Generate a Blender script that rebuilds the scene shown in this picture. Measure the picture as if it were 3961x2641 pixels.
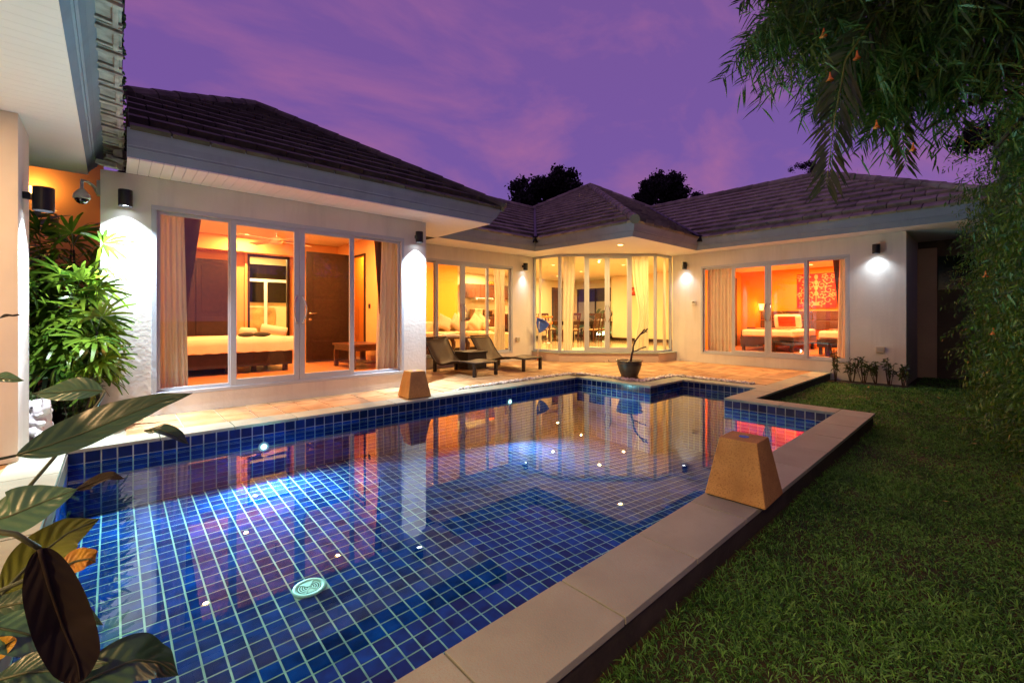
import bpy, bmesh, math, random
import numpy as np
from mathutils import Vector, Matrix
random.seed(7); rng = np.random.default_rng(7)
R = math.radians
for o in list(bpy.data.objects): bpy.data.objects.remove(o)
SC = bpy.context.scene
COL = SC.collection

# ------------------------------------------------------------------ camera, sky, exposure
cam = bpy.data.cameras.new('camera'); camo = bpy.data.objects.new('camera', cam); COL.objects.link(camo)
cam.sensor_width = 36; cam.lens = 36 * 1695.8 / 3961; cam.shift_y = -95.1 / 3961
cam.clip_start = 0.02; cam.clip_end = 500
camo.location = (0, 0, 1.15); camo.rotation_euler = (R(90), 0, R(47.67 - 90))
SC.camera = camo
SC.render.engine = 'CYCLES'
SC.view_settings.view_transform = 'Standard'; SC.view_settings.look = 'None'
SC.view_settings.exposure = 0.4; SC.view_settings.gamma = 1.0; SC.view_settings.use_curve_mapping = False
cy = SC.cycles
cy.use_denoising = True
try: cy.denoiser = 'OPENIMAGEDENOISE'; cy.denoising_input_passes = 'RGB_ALBEDO_NORMAL'
except Exception: pass
cy.max_bounces = 8; cy.diffuse_bounces = 4; cy.glossy_bounces = 4; cy.transparent_max_bounces = 16; cy.transmission_bounces = 4
cy.sample_clamp_indirect = 4.0; cy.caustics_reflective = False; cy.caustics_refractive = False
SKY_STRENGTH = 0.78
W = bpy.data.worlds.new('World'); SC.world = W; W.use_nodes = True
nt = W.node_tree; N = nt.nodes; Lk = nt.links; N.clear()
def nd(t, **k):
    n = N.new(t)
    for a, b in k.items(): setattr(n, a, b)
    return n
tc = nd('ShaderNodeTexCoord'); sep = nd('ShaderNodeSeparateXYZ'); Lk.new(tc.outputs['Generated'], sep.inputs[0])
grad = nd('ShaderNodeValToRGB'); Lk.new(sep.outputs['Z'], grad.inputs[0])
cr = grad.color_ramp; cr.elements[0].position = 0.0; cr.elements[0].color = (0.235, 0.122, 0.41, 1)
cr.elements[1].position = 0.75; cr.elements[1].color = (0.175, 0.080, 0.29, 1)
e = cr.elements.new(0.28); e.color = (0.17, 0.085, 0.35, 1)
mp = nd('ShaderNodeMapping'); mp.inputs['Rotation'].default_value = (R(28), R(18), R(-42)); mp.inputs['Scale'].default_value = (1.0, 3.2, 4.4)
Lk.new(tc.outputs['Generated'], mp.inputs[0])
nz = nd('ShaderNodeTexNoise'); nz.inputs['Scale'].default_value = 1.35; nz.inputs['Detail'].default_value = 9; nz.inputs['Roughness'].default_value = 0.58; nz.inputs['Distortion'].default_value = 0.35
Lk.new(mp.outputs[0], nz.inputs['Vector'])
cr2 = nd('ShaderNodeValToRGB'); cr2.color_ramp.elements[0].position = 0.46; cr2.color_ramp.elements[1].position = 0.76
Lk.new(nz.outputs['Fac'], cr2.inputs[0])
mx = nd('ShaderNodeMix', data_type='RGBA'); Lk.new(cr2.outputs[0], mx.inputs[0]); Lk.new(grad.outputs[0], mx.inputs[6]); mx.inputs[7].default_value = (0.37, 0.128, 0.315, 1)
sky = nd('ShaderNodeTexSky', sky_type='NISHITA'); sky.sun_disc = False; sky.sun_elevation = R(0.5); sky.sun_rotation = R(250)
sc_ = nd('ShaderNodeMix', data_type='RGBA', blend_type='ADD'); sc_.inputs[0].default_value = 0.012
Lk.new(mx.outputs[2], sc_.inputs[6]); Lk.new(sky.outputs[0], sc_.inputs[7])
bg = nd('ShaderNodeBackground'); bg.inputs[1].default_value = SKY_STRENGTH; Lk.new(sc_.outputs[2], bg.inputs[0])
out = nd('ShaderNodeOutputWorld'); Lk.new(bg.outputs[0], out.inputs[0])

# ------------------------------------------------------------------ materials
def newmat(name):
    m = bpy.data.materials.new(name); m.use_nodes = True
    t = m.node_tree; b = t.nodes['Principled BSDF']
    return m, t, b
def mat(name, col, rough=0.6, metal=0.0, var=0.0, vscale=6.0, bump=0.0, bscale=80.0, spec=0.5, rand=0.0, island=False, col2=None, speck=None, coat=0.0, detail=5, streak=0.0):
    """procedural surface: base colour with noise variation, optional per-object / per-island variation and bump"""
    m, t, b = newmat(name); n = t.nodes; l = t.links
    b.inputs['Roughness'].default_value = rough; b.inputs['Metallic'].default_value = metal
    b.inputs['Specular IOR Level'].default_value = spec; b.inputs['Coat Weight'].default_value = coat
    c = (*col, 1); b.inputs['Base Color'].default_value = c
    src = None
    tco = n.new('ShaderNodeTexCoord'); geo = n.new('ShaderNodeNewGeometry')
    pos = geo.outputs['Position']
    if var > 0 or col2:
        z = n.new('ShaderNodeTexNoise'); z.inputs['Scale'].default_value = vscale; z.inputs['Detail'].default_value = detail; l.new(pos, z.inputs['Vector'])
        rp = n.new('ShaderNodeValToRGB'); rp.color_ramp.elements[0].position = 0.3; rp.color_ramp.elements[1].position = 0.7; l.new(z.outputs['Fac'], rp.inputs[0])
        x = n.new('ShaderNodeMix'); x.data_type = 'RGBA'; l.new(rp.outputs[0], x.inputs[0])
        d = col2 if col2 else tuple(v * (1 - var) for v in col)
        x.inputs[6].default_value = c; x.inputs[7].default_value = (*d, 1); src = x.outputs[2]
    if streak:
        vm = n.new('ShaderNodeVectorMath'); vm.operation = 'MULTIPLY'; vm.inputs[1].default_value = (4.5, 4.5, .45); l.new(pos, vm.inputs[0])
        z = n.new('ShaderNodeTexNoise'); z.inputs['Scale'].default_value = 1.0; z.inputs['Detail'].default_value = 7; z.inputs['Roughness'].default_value = .65; l.new(vm.outputs[0], z.inputs['Vector'])
        rp = n.new('ShaderNodeValToRGB'); rp.color_ramp.elements[0].position = 0.50; rp.color_ramp.elements[1].position = 0.78; l.new(z.outputs['Fac'], rp.inputs[0])
        x = n.new('ShaderNodeMix'); x.data_type = 'RGBA'; l.new(rp.outputs[0], x.inputs[0]); l.new(src, x.inputs[6]); x.inputs[7].default_value = (*[v * (1 - streak) for v in col], 1); src = x.outputs[2]
    if speck:
        z = n.new('ShaderNodeTexNoise'); z.inputs['Scale'].default_value = speck[0]; z.inputs['Detail'].default_value = 2; l.new(pos, z.inputs['Vector'])
        rp = n.new('ShaderNodeValToRGB'); rp.color_ramp.elements[0].position = 0.36; rp.color_ramp.elements[1].position = 0.46; l.new(z.outputs['Fac'], rp.inputs[0])
        x = n.new('ShaderNodeMix'); x.data_type = 'RGBA'; l.new(rp.outputs[0], x.inputs[0]); x.inputs[6].default_value = (*speck[1], 1)
        if src: l.new(src, x.inputs[7])
        else: x.inputs[7].default_value = c
        src = x.outputs[2]
    if rand > 0:
        hs = n.new('ShaderNodeHueSaturation')
        mr = n.new('ShaderNodeMapRange'); mr.inputs[3].default_value = 1 - rand; mr.inputs[4].default_value = 1 + rand
        if island: l.new(geo.outputs['Random Per Island'], mr.inputs[0])
        else:
            oi = n.new('ShaderNodeObjectInfo'); l.new(oi.outputs['Random'], mr.inputs[0])
        l.new(mr.outputs[0], hs.inputs['Value'])
        if src: l.new(src, hs.inputs['Color'])
        else: hs.inputs['Color'].default_value = c
        src = hs.outputs[0]
    if src: l.new(src, b.inputs['Base Color'])
    if bump > 0:
        z = n.new('ShaderNodeTexNoise'); z.inputs['Scale'].default_value = bscale; z.inputs['Detail'].default_value = 4; l.new(pos, z.inputs['Vector'])
        bp = n.new('ShaderNodeBump'); bp.inputs['Strength'].default_value = bump; bp.inputs['Distance'].default_value = 0.01
        l.new(z.outputs['Fac'], bp.inputs['Height']); l.new(bp.outputs[0], b.inputs['Normal'])
    return m
def leafmat(name, c1, c2, rough=0.4, trans=0.3, rand=0.35):
    m, t, b = newmat(name); n = t.nodes; l = t.links
    geo = n.new('ShaderNodeNewGeometry')
    z = n.new('ShaderNodeTexNoise'); z.inputs['Scale'].default_value = 3.0; l.new(geo.outputs['Position'], z.inputs['Vector'])
    ad = n.new('ShaderNodeMath'); ad.operation = 'ADD'; l.new(z.outputs['Fac'], ad.inputs[0])
    mu = n.new('ShaderNodeMath'); mu.operation = 'MULTIPLY_ADD'; l.new(geo.outputs['Random Per Island'], mu.inputs[0]); mu.inputs[1].default_value = rand * 2; mu.inputs[2].default_value = -rand
    l.new(mu.outputs[0], ad.inputs[1])
    rp = n.new('ShaderNodeValToRGB'); l.new(ad.outputs[0], rp.inputs[0])
    rp.color_ramp.elements[0].position = 0.2; rp.color_ramp.elements[0].color = (*c1, 1); rp.color_ramp.elements[1].position = 0.8; rp.color_ramp.elements[1].color = (*c2, 1)
    l.new(rp.outputs[0], b.inputs['Base Color']); b.inputs['Roughness'].default_value = rough
    tr = n.new('ShaderNodeBsdfTranslucent'); l.new(rp.outputs[0], tr.inputs[0])
    x = n.new('ShaderNodeMixShader'); x.inputs[0].default_value = trans
    l.new(b.outputs[0], x.inputs[1]); l.new(tr.outputs[0], x.inputs[2]); l.new(x.outputs[0], n['Material Output'].inputs[0])
    return m
def emat(name, col, s):
    m, t, b = newmat(name)
    b.inputs['Base Color'].default_value = (0, 0, 0, 1); b.inputs['Emission Color'].default_value = (*col, 1); b.inputs['Emission Strength'].default_value = s
    return m
def clearmat(name, tint, ior, bump=0.0, bscale=3.0, refl=1.0):
    m, t, b = newmat(name); n = t.nodes; l = t.links; n.remove(b)
    tr = n.new('ShaderNodeBsdfTransparent'); tr.inputs[0].default_value = (*tint, 1)
    gl = n.new('ShaderNodeBsdfGlossy'); gl.inputs['Roughness'].default_value = 0.0; gl.inputs[0].default_value = (refl, refl, refl, 1)
    f0 = ((ior - 1) / (ior + 1)) ** 2; geo = n.new('ShaderNodeNewGeometry')      # Schlick's approximation, the same from both sides
    def mth(op, a, b=None):
        q = n.new('ShaderNodeMath'); q.operation = op
        for i_, v_ in enumerate((a, b)):
            if v_ is None: continue
            if isinstance(v_, (int, float)): q.inputs[i_].default_value = v_
            else: l.new(v_, q.inputs[i_])
        return q.outputs[0]
    vd = n.new('ShaderNodeVectorMath'); vd.operation = 'DOT_PRODUCT'; l.new(geo.outputs['Incoming'], vd.inputs[0]); l.new(geo.outputs['Normal'], vd.inputs[1])
    c_ = mth('SUBTRACT', 1.0, mth('ABSOLUTE', vd.outputs['Value'])); fac = mth('ADD', f0, mth('MULTIPLY', 1 - f0, mth('POWER', c_, 5.0)))
    x = n.new('ShaderNodeMixShader'); l.new(fac, x.inputs[0]); l.new(tr.outputs[0], x.inputs[1]); l.new(gl.outputs[0], x.inputs[2])
    if bump:
        z = n.new('ShaderNodeTexNoise'); z.inputs['Scale'].default_value = bscale; z.inputs['Detail'].default_value = 1.5
        l.new(geo.outputs['Position'], z.inputs['Vector'])
        bp = n.new('ShaderNodeBump'); bp.inputs['Strength'].default_value = bump; bp.inputs['Distance'].default_value = 0.05
        l.new(z.outputs['Fac'], bp.inputs['Height']); l.new(bp.outputs[0], gl.inputs['Normal'])
    l.new(x.outputs[0], n['Material Output'].inputs[0])
    return m

M = {}
M['plaster'] = mat('white_plaster', (0.74, 0.71, 0.65), 0.85, var=0.12, vscale=1.9, bump=0.25, bscale=26, streak=0.20)
M['cream'] = mat('cream_plaster', (0.80, 0.66, 0.40), 0.85, var=0.06, vscale=1.3, bump=0.15, bscale=26)
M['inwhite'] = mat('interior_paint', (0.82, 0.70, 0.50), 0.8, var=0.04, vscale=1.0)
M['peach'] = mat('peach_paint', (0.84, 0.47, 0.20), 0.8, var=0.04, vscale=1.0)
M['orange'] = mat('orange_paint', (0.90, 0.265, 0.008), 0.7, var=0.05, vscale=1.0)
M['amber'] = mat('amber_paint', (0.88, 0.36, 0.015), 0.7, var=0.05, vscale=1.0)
M['plinth'] = mat('plinth_plaster', (0.66, 0.55, 0.44), 0.85, var=0.14, vscale=2.4, bump=0.25, bscale=26)
M['fascia'] = mat('fascia_paint', (0.22, 0.30, 0.38), 0.6, var=0.12, vscale=1.5, streak=0.25)
M['soffit'] = mat('soffit_paint', (0.88, 0.88, 0.85), 0.6, var=0.04, vscale=2)
M['gap'] = mat('soffit_gap', (0.05, 0.05, 0.05), 0.9)
M['rooftile'] = mat('roof_tile_concrete', (0.115, 0.130, 0.075), 0.75, var=0.5, vscale=5, rand=0.25, bump=0.4, bscale=60, spec=0.35)
M['rooftile2'] = mat('grey_brown_tile', (0.30, 0.31, 0.19), 0.7, var=0.45, vscale=5, rand=0.30, bump=0.4, bscale=60, spec=0.4)
M['eavetile'] = mat('weathered_tile_edge', (0.50, 0.50, 0.44), 0.8, var=0.55, vscale=11, rand=0.12, bump=0.6, bscale=40)
M['underlay'] = mat('roof_underlay', (0.02, 0.016, 0.018), 0.9)
M['moss'] = mat('moss', (0.03, 0.055, 0.015), 0.95, var=0.7, vscale=14, bump=0.8, bscale=60)
M['frame'] = mat('powder_coat_frame', (0.46, 0.50, 0.55), 0.4, var=0.03)
M['chrome'] = mat('steel', (0.65, 0.63, 0.6), 0.18, 1.0)
M['blackmetal'] = mat('black_metal', (0.012, 0.012, 0.014), 0.4, 0.3)
M['glass'] = clearmat('window_glass', (0.97, 0.98, 0.98), 1.7)
M['water'] = clearmat('pool_water', (0.58, 0.93, 0.93), 1.52, bump=0.006, bscale=2.2)
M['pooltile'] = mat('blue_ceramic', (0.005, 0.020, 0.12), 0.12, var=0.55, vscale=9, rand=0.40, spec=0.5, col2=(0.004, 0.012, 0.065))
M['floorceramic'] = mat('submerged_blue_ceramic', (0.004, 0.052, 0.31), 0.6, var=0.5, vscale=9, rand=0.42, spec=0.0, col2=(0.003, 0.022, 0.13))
M['grout'] = mat('pale_grout', (0.56, 0.68, 0.60), 0.9, var=0.45, vscale=5)
M['coping'] = mat('beige_coping_stone', (0.35, 0.41, 0.325), 0.75, var=0.26, vscale=3, streak=0.22, speck=(330, (0.36, 0.32, 0.24)), bump=0.25, bscale=150, rand=0.06)
M['sandstone'] = mat('sandstone_paver', (0.52, 0.34, 0.17), 0.7, col2=(0.32, 0.17, 0.065), vscale=3.2, bump=0.35, bscale=35, rand=0.12)
M['mortar'] = mat('mortar', (0.52, 0.45, 0.34), 0.9, var=0.2, vscale=20)
M['soil'] = mat('soil', (0.028, 0.022, 0.012), 0.95, var=0.5, vscale=25, bump=0.7, bscale=60)
M['lawn'] = mat('turf', (0.020, 0.040, 0.008), 0.95, col2=(0.05, 0.036, 0.014), vscale=3, bump=0.8, bscale=90)
M['grass'] = leafmat('grass_blade', (0.020, 0.105, 0.012), (0.135, 0.36, 0.065), 0.55, 0.3, 0.45)
M['darkwood'] = mat('dark_wood', (0.034, 0.012, 0.007), 0.38, var=0.5, vscale=14, bump=0.1, bscale=40)
M['midwood'] = mat('red_brown_wood', (0.11, 0.034, 0.014), 0.38, var=0.45, vscale=12)
M['linen'] = mat('linen', (0.84, 0.74, 0.60), 0.9, var=0.05, vscale=4, bump=0.35, bscale=18)
M['curtain'] = leafmat('curtain_cloth', (0.70, 0.66, 0.50), (0.76, 0.71, 0.55), 0.9, 0.06, 0.0)
M['sheer'] = leafmat('cream_curtain_cloth', (0.80, 0.72, 0.48), (0.86, 0.78, 0.54), 0.9, 0.22, 0.0)
M['brocade'] = mat('maroon_drape', (0.16, 0.055, 0.02), 0.9, var=0.2)
M['sofa'] = mat('beige_upholstery', (0.62, 0.42, 0.20), 0.9, var=0.12, vscale=4, bump=0.3, bscale=50)
M['cushion'] = mat('tan_cushion_cloth', (0.50, 0.34, 0.17), 0.9, var=0.12, vscale=5)
M['floortile'] = mat('polished_floor', (0.62, 0.46, 0.26), 0.10, var=0.06, vscale=2)
M['woodfloor'] = mat('orange_floor', (0.58, 0.25, 0.08), 0.35, var=0.25, vscale=2.5)
M['rattan'] = mat('rattan', (0.13, 0.092, 0.05), 0.65, var=0.35, vscale=60, bump=0.6, bscale=150)
M['rattandark'] = mat('dark_rattan', (0.025, 0.017, 0.013), 0.6, var=0.4, vscale=60, bump=0.6, bscale=150)
M['lampstone'] = mat('yellow_cast_stone', (0.56, 0.33, 0.10), 0.85, col2=(0.40, 0.21, 0.06), vscale=6, streak=0.45, speck=(120, (0.33, 0.18, 0.05)), bump=0.7, bscale=110)
M['bluereflect'] = mat('painted_blue_reflection', (0.03, 0.17, 0.62), 0.6, spec=0.1)  # blue light in the lantern's top hole, painted as an opaque disc
M['potclay'] = mat('dark_glazed_clay', (0.095, 0.052, 0.026), 0.4, var=0.4, vscale=12, bump=0.2, bscale=40)
M['bark'] = mat('bark', (0.09, 0.06, 0.04), 0.9, var=0.4, vscale=20, bump=0.8, bscale=40)
M['twig'] = mat('bare_branch', (0.07, 0.03, 0.02), 0.8, var=0.3, vscale=30)
M['pebble'] = mat('pebble_stone', (0.78, 0.74, 0.66), 0.55, rand=0.55, island=True, var=0.2, vscale=30)
M['statue'] = mat('white_stone', (0.78, 0.70, 0.70), 0.7, var=0.1, vscale=10, bump=0.2, bscale=30)
M['socket'] = mat('ivory_plastic', (0.55, 0.47, 0.36), 0.5)
M['greyplastic'] = mat('grey_plastic', (0.40, 0.40, 0.34), 0.4)
M['blackglass'] = mat('smoked_dome', (0.008, 0.008, 0.008), 0.08)
M['bluenet'] = mat('blue_mesh_plastic', (0.06, 0.16, 0.66), 0.5, var=0.15, vscale=20)
M['whiteplastic'] = mat('white_plastic', (0.75, 0.75, 0.73), 0.4)
M['orangeplastic'] = mat('orange_vinyl', (0.85, 0.22, 0.02), 0.35)
M['red'] = mat('red_canvas', (0.62, 0.012, 0.012), 0.75)
M['redlight'] = mat('salmon_ornament', (0.90, 0.28, 0.14), 0.75)
M['redcloth'] = mat('red_cloth', (0.75, 0.06, 0.02), 0.9, var=0.2, vscale=8)
M['greywall'] = mat('grey_render', (0.15, 0.14, 0.11), 0.9, var=0.35, vscale=2, bump=0.4, bscale=15)
M['darkglass'] = mat('dark_window', (0.003, 0.003, 0.004), 0.1)
M['ink'] = mat('dark_print', (0.03, 0.02, 0.02), 0.7)
M['flower'] = mat('orange_petal', (0.85, 0.25, 0.04), 0.6)
M['leaf_tree'] = leafmat('oleander_leaf', (0.035, 0.10, 0.014), (0.11, 0.22, 0.035), 0.4, 0.3)
M['leaf_hedge'] = leafmat('hedge_leaf', (0.035, 0.10, 0.012), (0.13, 0.24, 0.03), 0.45, 0.3)
M['leaf_palm'] = leafmat('palm_leaflet', (0.05, 0.085, 0.022), (0.10, 0.13, 0.04), 0.45, 0.25)
M['leaf_rhapis'] = leafmat('lady_palm_leaf', (0.04, 0.115, 0.012), (0.19, 0.29, 0.025), 0.24, 0.4)
M['leaf_shrub'] = leafmat('shrub_leaf', (0.025, 0.055, 0.010), (0.07, 0.12, 0.025), 0.4, 0.25)
M['leaf_dark'] = leafmat('far_leaf', (0.006, 0.008, 0.005), (0.014, 0.018, 0.010), 0.8, 0.1)
M['leaf_big'] = mat('broad_leaf', (0.036, 0.095, 0.050), 0.30, var=0.3, vscale=7, spec=0.5)
M['leaf_pale'] = mat('pale_broad_leaf', (0.085, 0.21, 0.115), 0.30, var=0.3, vscale=9, spec=0.5)
M['leaf_olive'] = mat('olive_leaf', (0.20, 0.26, 0.02), 0.45, var=0.5, vscale=12)
M['leaf_brown'] = mat('withered_shaded_leaf', (0.017, 0.012, 0.005), 0.75, var=0.4, vscale=12)  # withered brown, darkened to hold the shade on leaf F's unlit back
M['leaf_yellow'] = mat('yellow_leaf', (0.50, 0.36, 0.03), 0.45, col2=(0.45, 0.16, 0.03), vscale=14)
M['stalk'] = mat('leaf_stalk', (0.07, 0.10, 0.045), 0.5)
M['lens_cool'] = emat('cool_lens', (0.80, 0.90, 1.0), 14)
M['lens_warm'] = emat('warm_lens', (1.0, 0.60, 0.18), 9)
M['lens_pool'] = emat('pool_lens', (0.75, 1.0, 0.85), 5)
M['shade'] = emat('lit_shade', (1.0, 0.45, 0.08), 5)

# ------------------------------------------------------------------ mesh helpers
ORG = {}
def link(o): COL.objects.link(o); return o
def tag(o, label=None, cat=None, group=None, kind=None):
    if label: o['label'] = label
    if cat: o['category'] = cat
    if group: o['group'] = group
    if kind: o['kind'] = kind
    return o
def thing(name, label, cat, loc=(0, 0, 0), group=None):
    o = bpy.data.objects.new(name, None); o.empty_display_size = 0.1; link(o); o.location = loc
    ORG[o] = Vector(loc); return tag(o, label, cat, group)
def adopt(o, parent):
    if parent is not None: o.parent = parent
class MB:
    def __init__(s): s.v = []; s.f = []
    def add(s, vs, fs):
        k = len(s.v); s.v += [tuple(map(float, p)) for p in vs]; s.f += [tuple(i + k for i in f) for f in fs]; return s
    def box(s, x0, y0, z0, x1, y1, z1):
        x0, x1 = min(x0, x1), max(x0, x1); y0, y1 = min(y0, y1), max(y0, y1); z0, z1 = min(z0, z1), max(z0, z1)
        return s.add([(x0, y0, z0), (x1, y0, z0), (x1, y1, z0), (x0, y1, z0), (x0, y0, z1), (x1, y0, z1), (x1, y1, z1), (x0, y1, z1)],
                     [(0, 3, 2, 1), (4, 5, 6, 7), (0, 1, 5, 4), (1, 2, 6, 5), (2, 3, 7, 6), (3, 0, 4, 7)])
    def obox(s, c, size, rz=0, rx=0, ry=0):
        m = Matrix.Translation(c) @ Matrix.Rotation(rz, 4, 'Z') @ Matrix.Rotation(ry, 4, 'Y') @ Matrix.Rotation(rx, 4, 'X')
        h = [d / 2 for d in size]
        vs = [m @ Vector((a * h[0], b * h[1], c_ * h[2])) for c_ in (-1, 1) for a, b in ((-1, -1), (1, -1), (1, 1), (-1, 1))]
        return s.add(vs, [(0, 3, 2, 1), (4, 5, 6, 7), (0, 1, 5, 4), (1, 2, 6, 5), (2, 3, 7, 6), (3, 0, 4, 7)])
    def poly(s, pts): return s.add(pts, [tuple(range(len(pts)))])
    def prism(s, pts, z0, z1):
        n = len(pts); a = sum(pts[i][0] * pts[(i + 1) % n][1] - pts[(i + 1) % n][0] * pts[i][1] for i in range(n))
        if a < 0: pts = pts[::-1]
        vs = [(x, y, z0) for x, y in pts] + [(x, y, z1) for x, y in pts]
        return s.add(vs, [tuple(range(n))[::-1], tuple(range(n, 2 * n))] + [(i, (i + 1) % n, n + (i + 1) % n, n + i) for i in range(n)])
    def frustum(s, c, b, t, h):
        vs = []
        for r, z in ((b, 0), (t, h)): vs += [(c[0] + a * r, c[1] + d * r, c[2] + z) for a, d in ((-1, -1), (1, -1), (1, 1), (-1, 1))]
        return s.add(vs, [(0, 3, 2, 1), (4, 5, 6, 7), (0, 1, 5, 4), (1, 2, 6, 5), (2, 3, 7, 6), (3, 0, 4, 7)])
    def tube(s, pts, r, seg=8, cap=True):
        pts = [Vector(p) for p in pts]; n = len(pts)
        rs = list(r) if hasattr(r, '__len__') else [r] * n
        k = len(s.v); up = None
        for i, p in enumerate(pts):
            d = (pts[min(i + 1, n - 1)] - pts[max(i - 1, 0)]).normalized()
            if up is None: up = d.orthogonal().normalized()
            up = (up - d * up.dot(d)); up = up.normalized() if up.length > 1e-6 else d.orthogonal().normalized()
            w = d.cross(up)
            for j in range(seg):
                a = 2 * math.pi * j / seg; s.v.append(tuple(p + (up * math.cos(a) + w * math.sin(a)) * rs[i]))
        for i in range(n - 1):
            for j in range(seg):
                a = k + i * seg + j; b = k + i * seg + (j + 1) % seg; s.f.append((a, b, b + seg, a + seg))
        if cap: s.f.append(tuple(k + j for j in range(seg))[::-1]); s.f.append(tuple(k + (n - 1) * seg + j for j in range(seg)))
        return s
    def lathe(s, prof, c=(0, 0, 0), seg=24, wob=None):
        k = len(s.v)
        for r, z in prof:
            for j in range(seg):
                a = 2 * math.pi * j / seg; rr = r * (1 + (wob(a, z) if wob else 0)); s.v.append((c[0] + rr * math.cos(a), c[1] + rr * math.sin(a), c[2] + z))
        for i in range(len(prof) - 1):
            for j in range(seg):
                a = k + i * seg + j; b = k + i * seg + (j + 1) % seg; s.f.append((a, b, b + seg, a + seg))
        s.f.append(tuple(k + j for j in range(seg))[::-1]); s.f.append(tuple(k + (len(prof) - 1) * seg + j for j in range(seg)))
        return s
    def ball(s, c, r, seg=14, rings=8, rot=None):
        r = r if hasattr(r, '__len__') else (r, r, r); k = len(s.v); c = Vector(c); mrot = rot or Matrix.Identity(3)
        s.v.append(tuple(c + mrot @ Vector((0, 0, r[2]))))
        for i in range(1, rings):
            t = math.pi * i / rings
            for j in range(seg):
                a = 2 * math.pi * j / seg; s.v.append(tuple(c + mrot @ Vector((r[0] * math.sin(t) * math.cos(a), r[1] * math.sin(t) * math.sin(a), r[2] * math.cos(t)))))
        s.v.append(tuple(c + mrot @ Vector((0, 0, -r[2]))))
        for j in range(seg): s.f.append((k, k + 1 + j, k + 1 + (j + 1) % seg))
        for i in range(rings - 2):
            for j in range(seg):
                a = k + 1 + i * seg + j; b = k + 1 + i * seg + (j + 1) % seg; s.f.append((a, a + seg, b + seg, b))
        e = len(s.v) - 1
        for j in range(seg): s.f.append((e, e - seg + (j + 1) % seg, e - seg + j))
        return s
    def mesh(s, name, m, smooth=False, off=None):
        off = off or Vector((0, 0, 0))
        me = bpy.data.meshes.new(name); me.from_pydata([(p[0] - off.x, p[1] - off.y, p[2] - off.z) for p in s.v], [], s.f)
        me.materials.append(m)
        if smooth: me.polygons.foreach_set('use_smooth', [True] * len(me.polygons))
        me.update(); return me
    def build(s, name, m, parent=None, smooth=False, bevel=0.0, loc=None, auto=None):
        base = ORG[parent] if parent is not None else Vector(loc or (0, 0, 0))
        o = bpy.data.objects.new(name, s.mesh(name, m, smooth, base)); link(o)
        ORG[o] = base
        if parent is not None: o.parent = parent
        else: o.location = base
        if bevel:
            b = o.modifiers.new('bevel', 'BEVEL'); b.width = bevel; b.segments = 2; b.limit_method = 'ANGLE'; b.angle_limit = R(40)
        return o
def piece(name, me, parent, loc, rot=None):
    o = bpy.data.objects.new(name, me); link(o); o.parent = parent
    o.location = Vector(loc) - ORG[parent]
    if rot is not None: o.rotation_euler = rot
    return o
def copy_tree(o, parent=None):
    c = o.copy(); link(c); c.parent = parent
    for ch in list(o.children): copy_tree(ch, c)
    return c
def wall_grid(mb, axis, a0, a1, p0, p1, z0, z1, holes):
    """wall running along axis ('x' or 'y') from a0 to a1, between planes p0 and p1, rectangular holes (u0,u1,w0,w1)"""
    us = sorted({a0, a1, *[h[0] for h in holes], *[h[1] for h in holes]}); ws = sorted({z0, z1, *[h[2] for h in holes], *[h[3] for h in holes]})
    us = [u for u in us if a0 <= u <= a1]; ws = [w for w in ws if z0 <= w <= z1]
    for i in range(len(us) - 1):
        run = None
        for j in range(len(ws) - 1):
            cu = (us[i] + us[i + 1]) / 2; cw = (ws[j] + ws[j + 1]) / 2
            solid = not any(h[0] < cu < h[1] and h[2] < cw < h[3] for h in holes)
            if solid: run = (run[0], ws[j + 1]) if run else (ws[j], ws[j + 1])
            if (not solid or j == len(ws) - 2) and run:
                if axis == 'x': mb.box(us[i], p0, run[0], us[i + 1], p1, run[1])
                else: mb.box(p0, us[i], run[0], p1, us[i + 1], run[1])
                run = None
    return mb
def offset_path(path, d):
    """offset an open 2-D polyline to its right by d with mitred joints"""
    n = len(path); res = []
    for i in range(n):
        def nrm(a, b):
            v = Vector((b[0] - a[0], b[1] - a[1])).normalized(); return Vector((v.y, -v.x))
        if i == 0: q = nrm(path[0], path[1])
        elif i == n - 1: q = nrm(path[-2], path[-1])
        else:
            a = nrm(path[i - 1], path[i]); b = nrm(path[i], path[i + 1]); q = (a + b) / (1 + a.dot(b))
        res.append((path[i][0] + q.x * d, path[i][1] + q.y * d))
    return res
def sweep(mb, path, prof):
    """prof: list of (out, z), swept along the path, out to its right"""
    rows = [[(x, y, z) for x, y in offset_path(path, o)] for o, z in prof]
    n = len(path); m = len(prof)
    k = len(mb.v)
    for r in rows: mb.v += r
    for i in range(m - 1):
        for j in range(n - 1): mb.f.append((k + i * n + j, k + i * n + j + 1, k + (i + 1) * n + j + 1, k + (i + 1) * n + j))
    return mb
def spot(name, parent, loc, energy, col, angle, blend=0.5, size=0.02, rot=(0, 0, 0)):
    L = bpy.data.lights.new(name, 'SPOT'); L.energy = energy; L.color = col; L.spot_size = R(angle); L.spot_blend = blend; L.shadow_soft_size = size
    o = bpy.data.objects.new(name, L); link(o); o.rotation_euler = rot
    if parent is not None: o.parent = parent; o.location = Vector(loc) - ORG[parent]
    else: o.location = loc
    return o
def arealight(name, parent, loc, energy, col, size, rot=(0, 0, 0)):
    L = bpy.data.lights.new(name, 'AREA'); L.shape = 'DISK'; L.size = size; L.energy = energy; L.color = col
    o = bpy.data.objects.new(name, L); link(o); o.rotation_euler = rot
    if parent is not None: o.parent = parent; o.location = Vector(loc) - ORG[parent]
    else: o.location = loc
    return o
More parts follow.
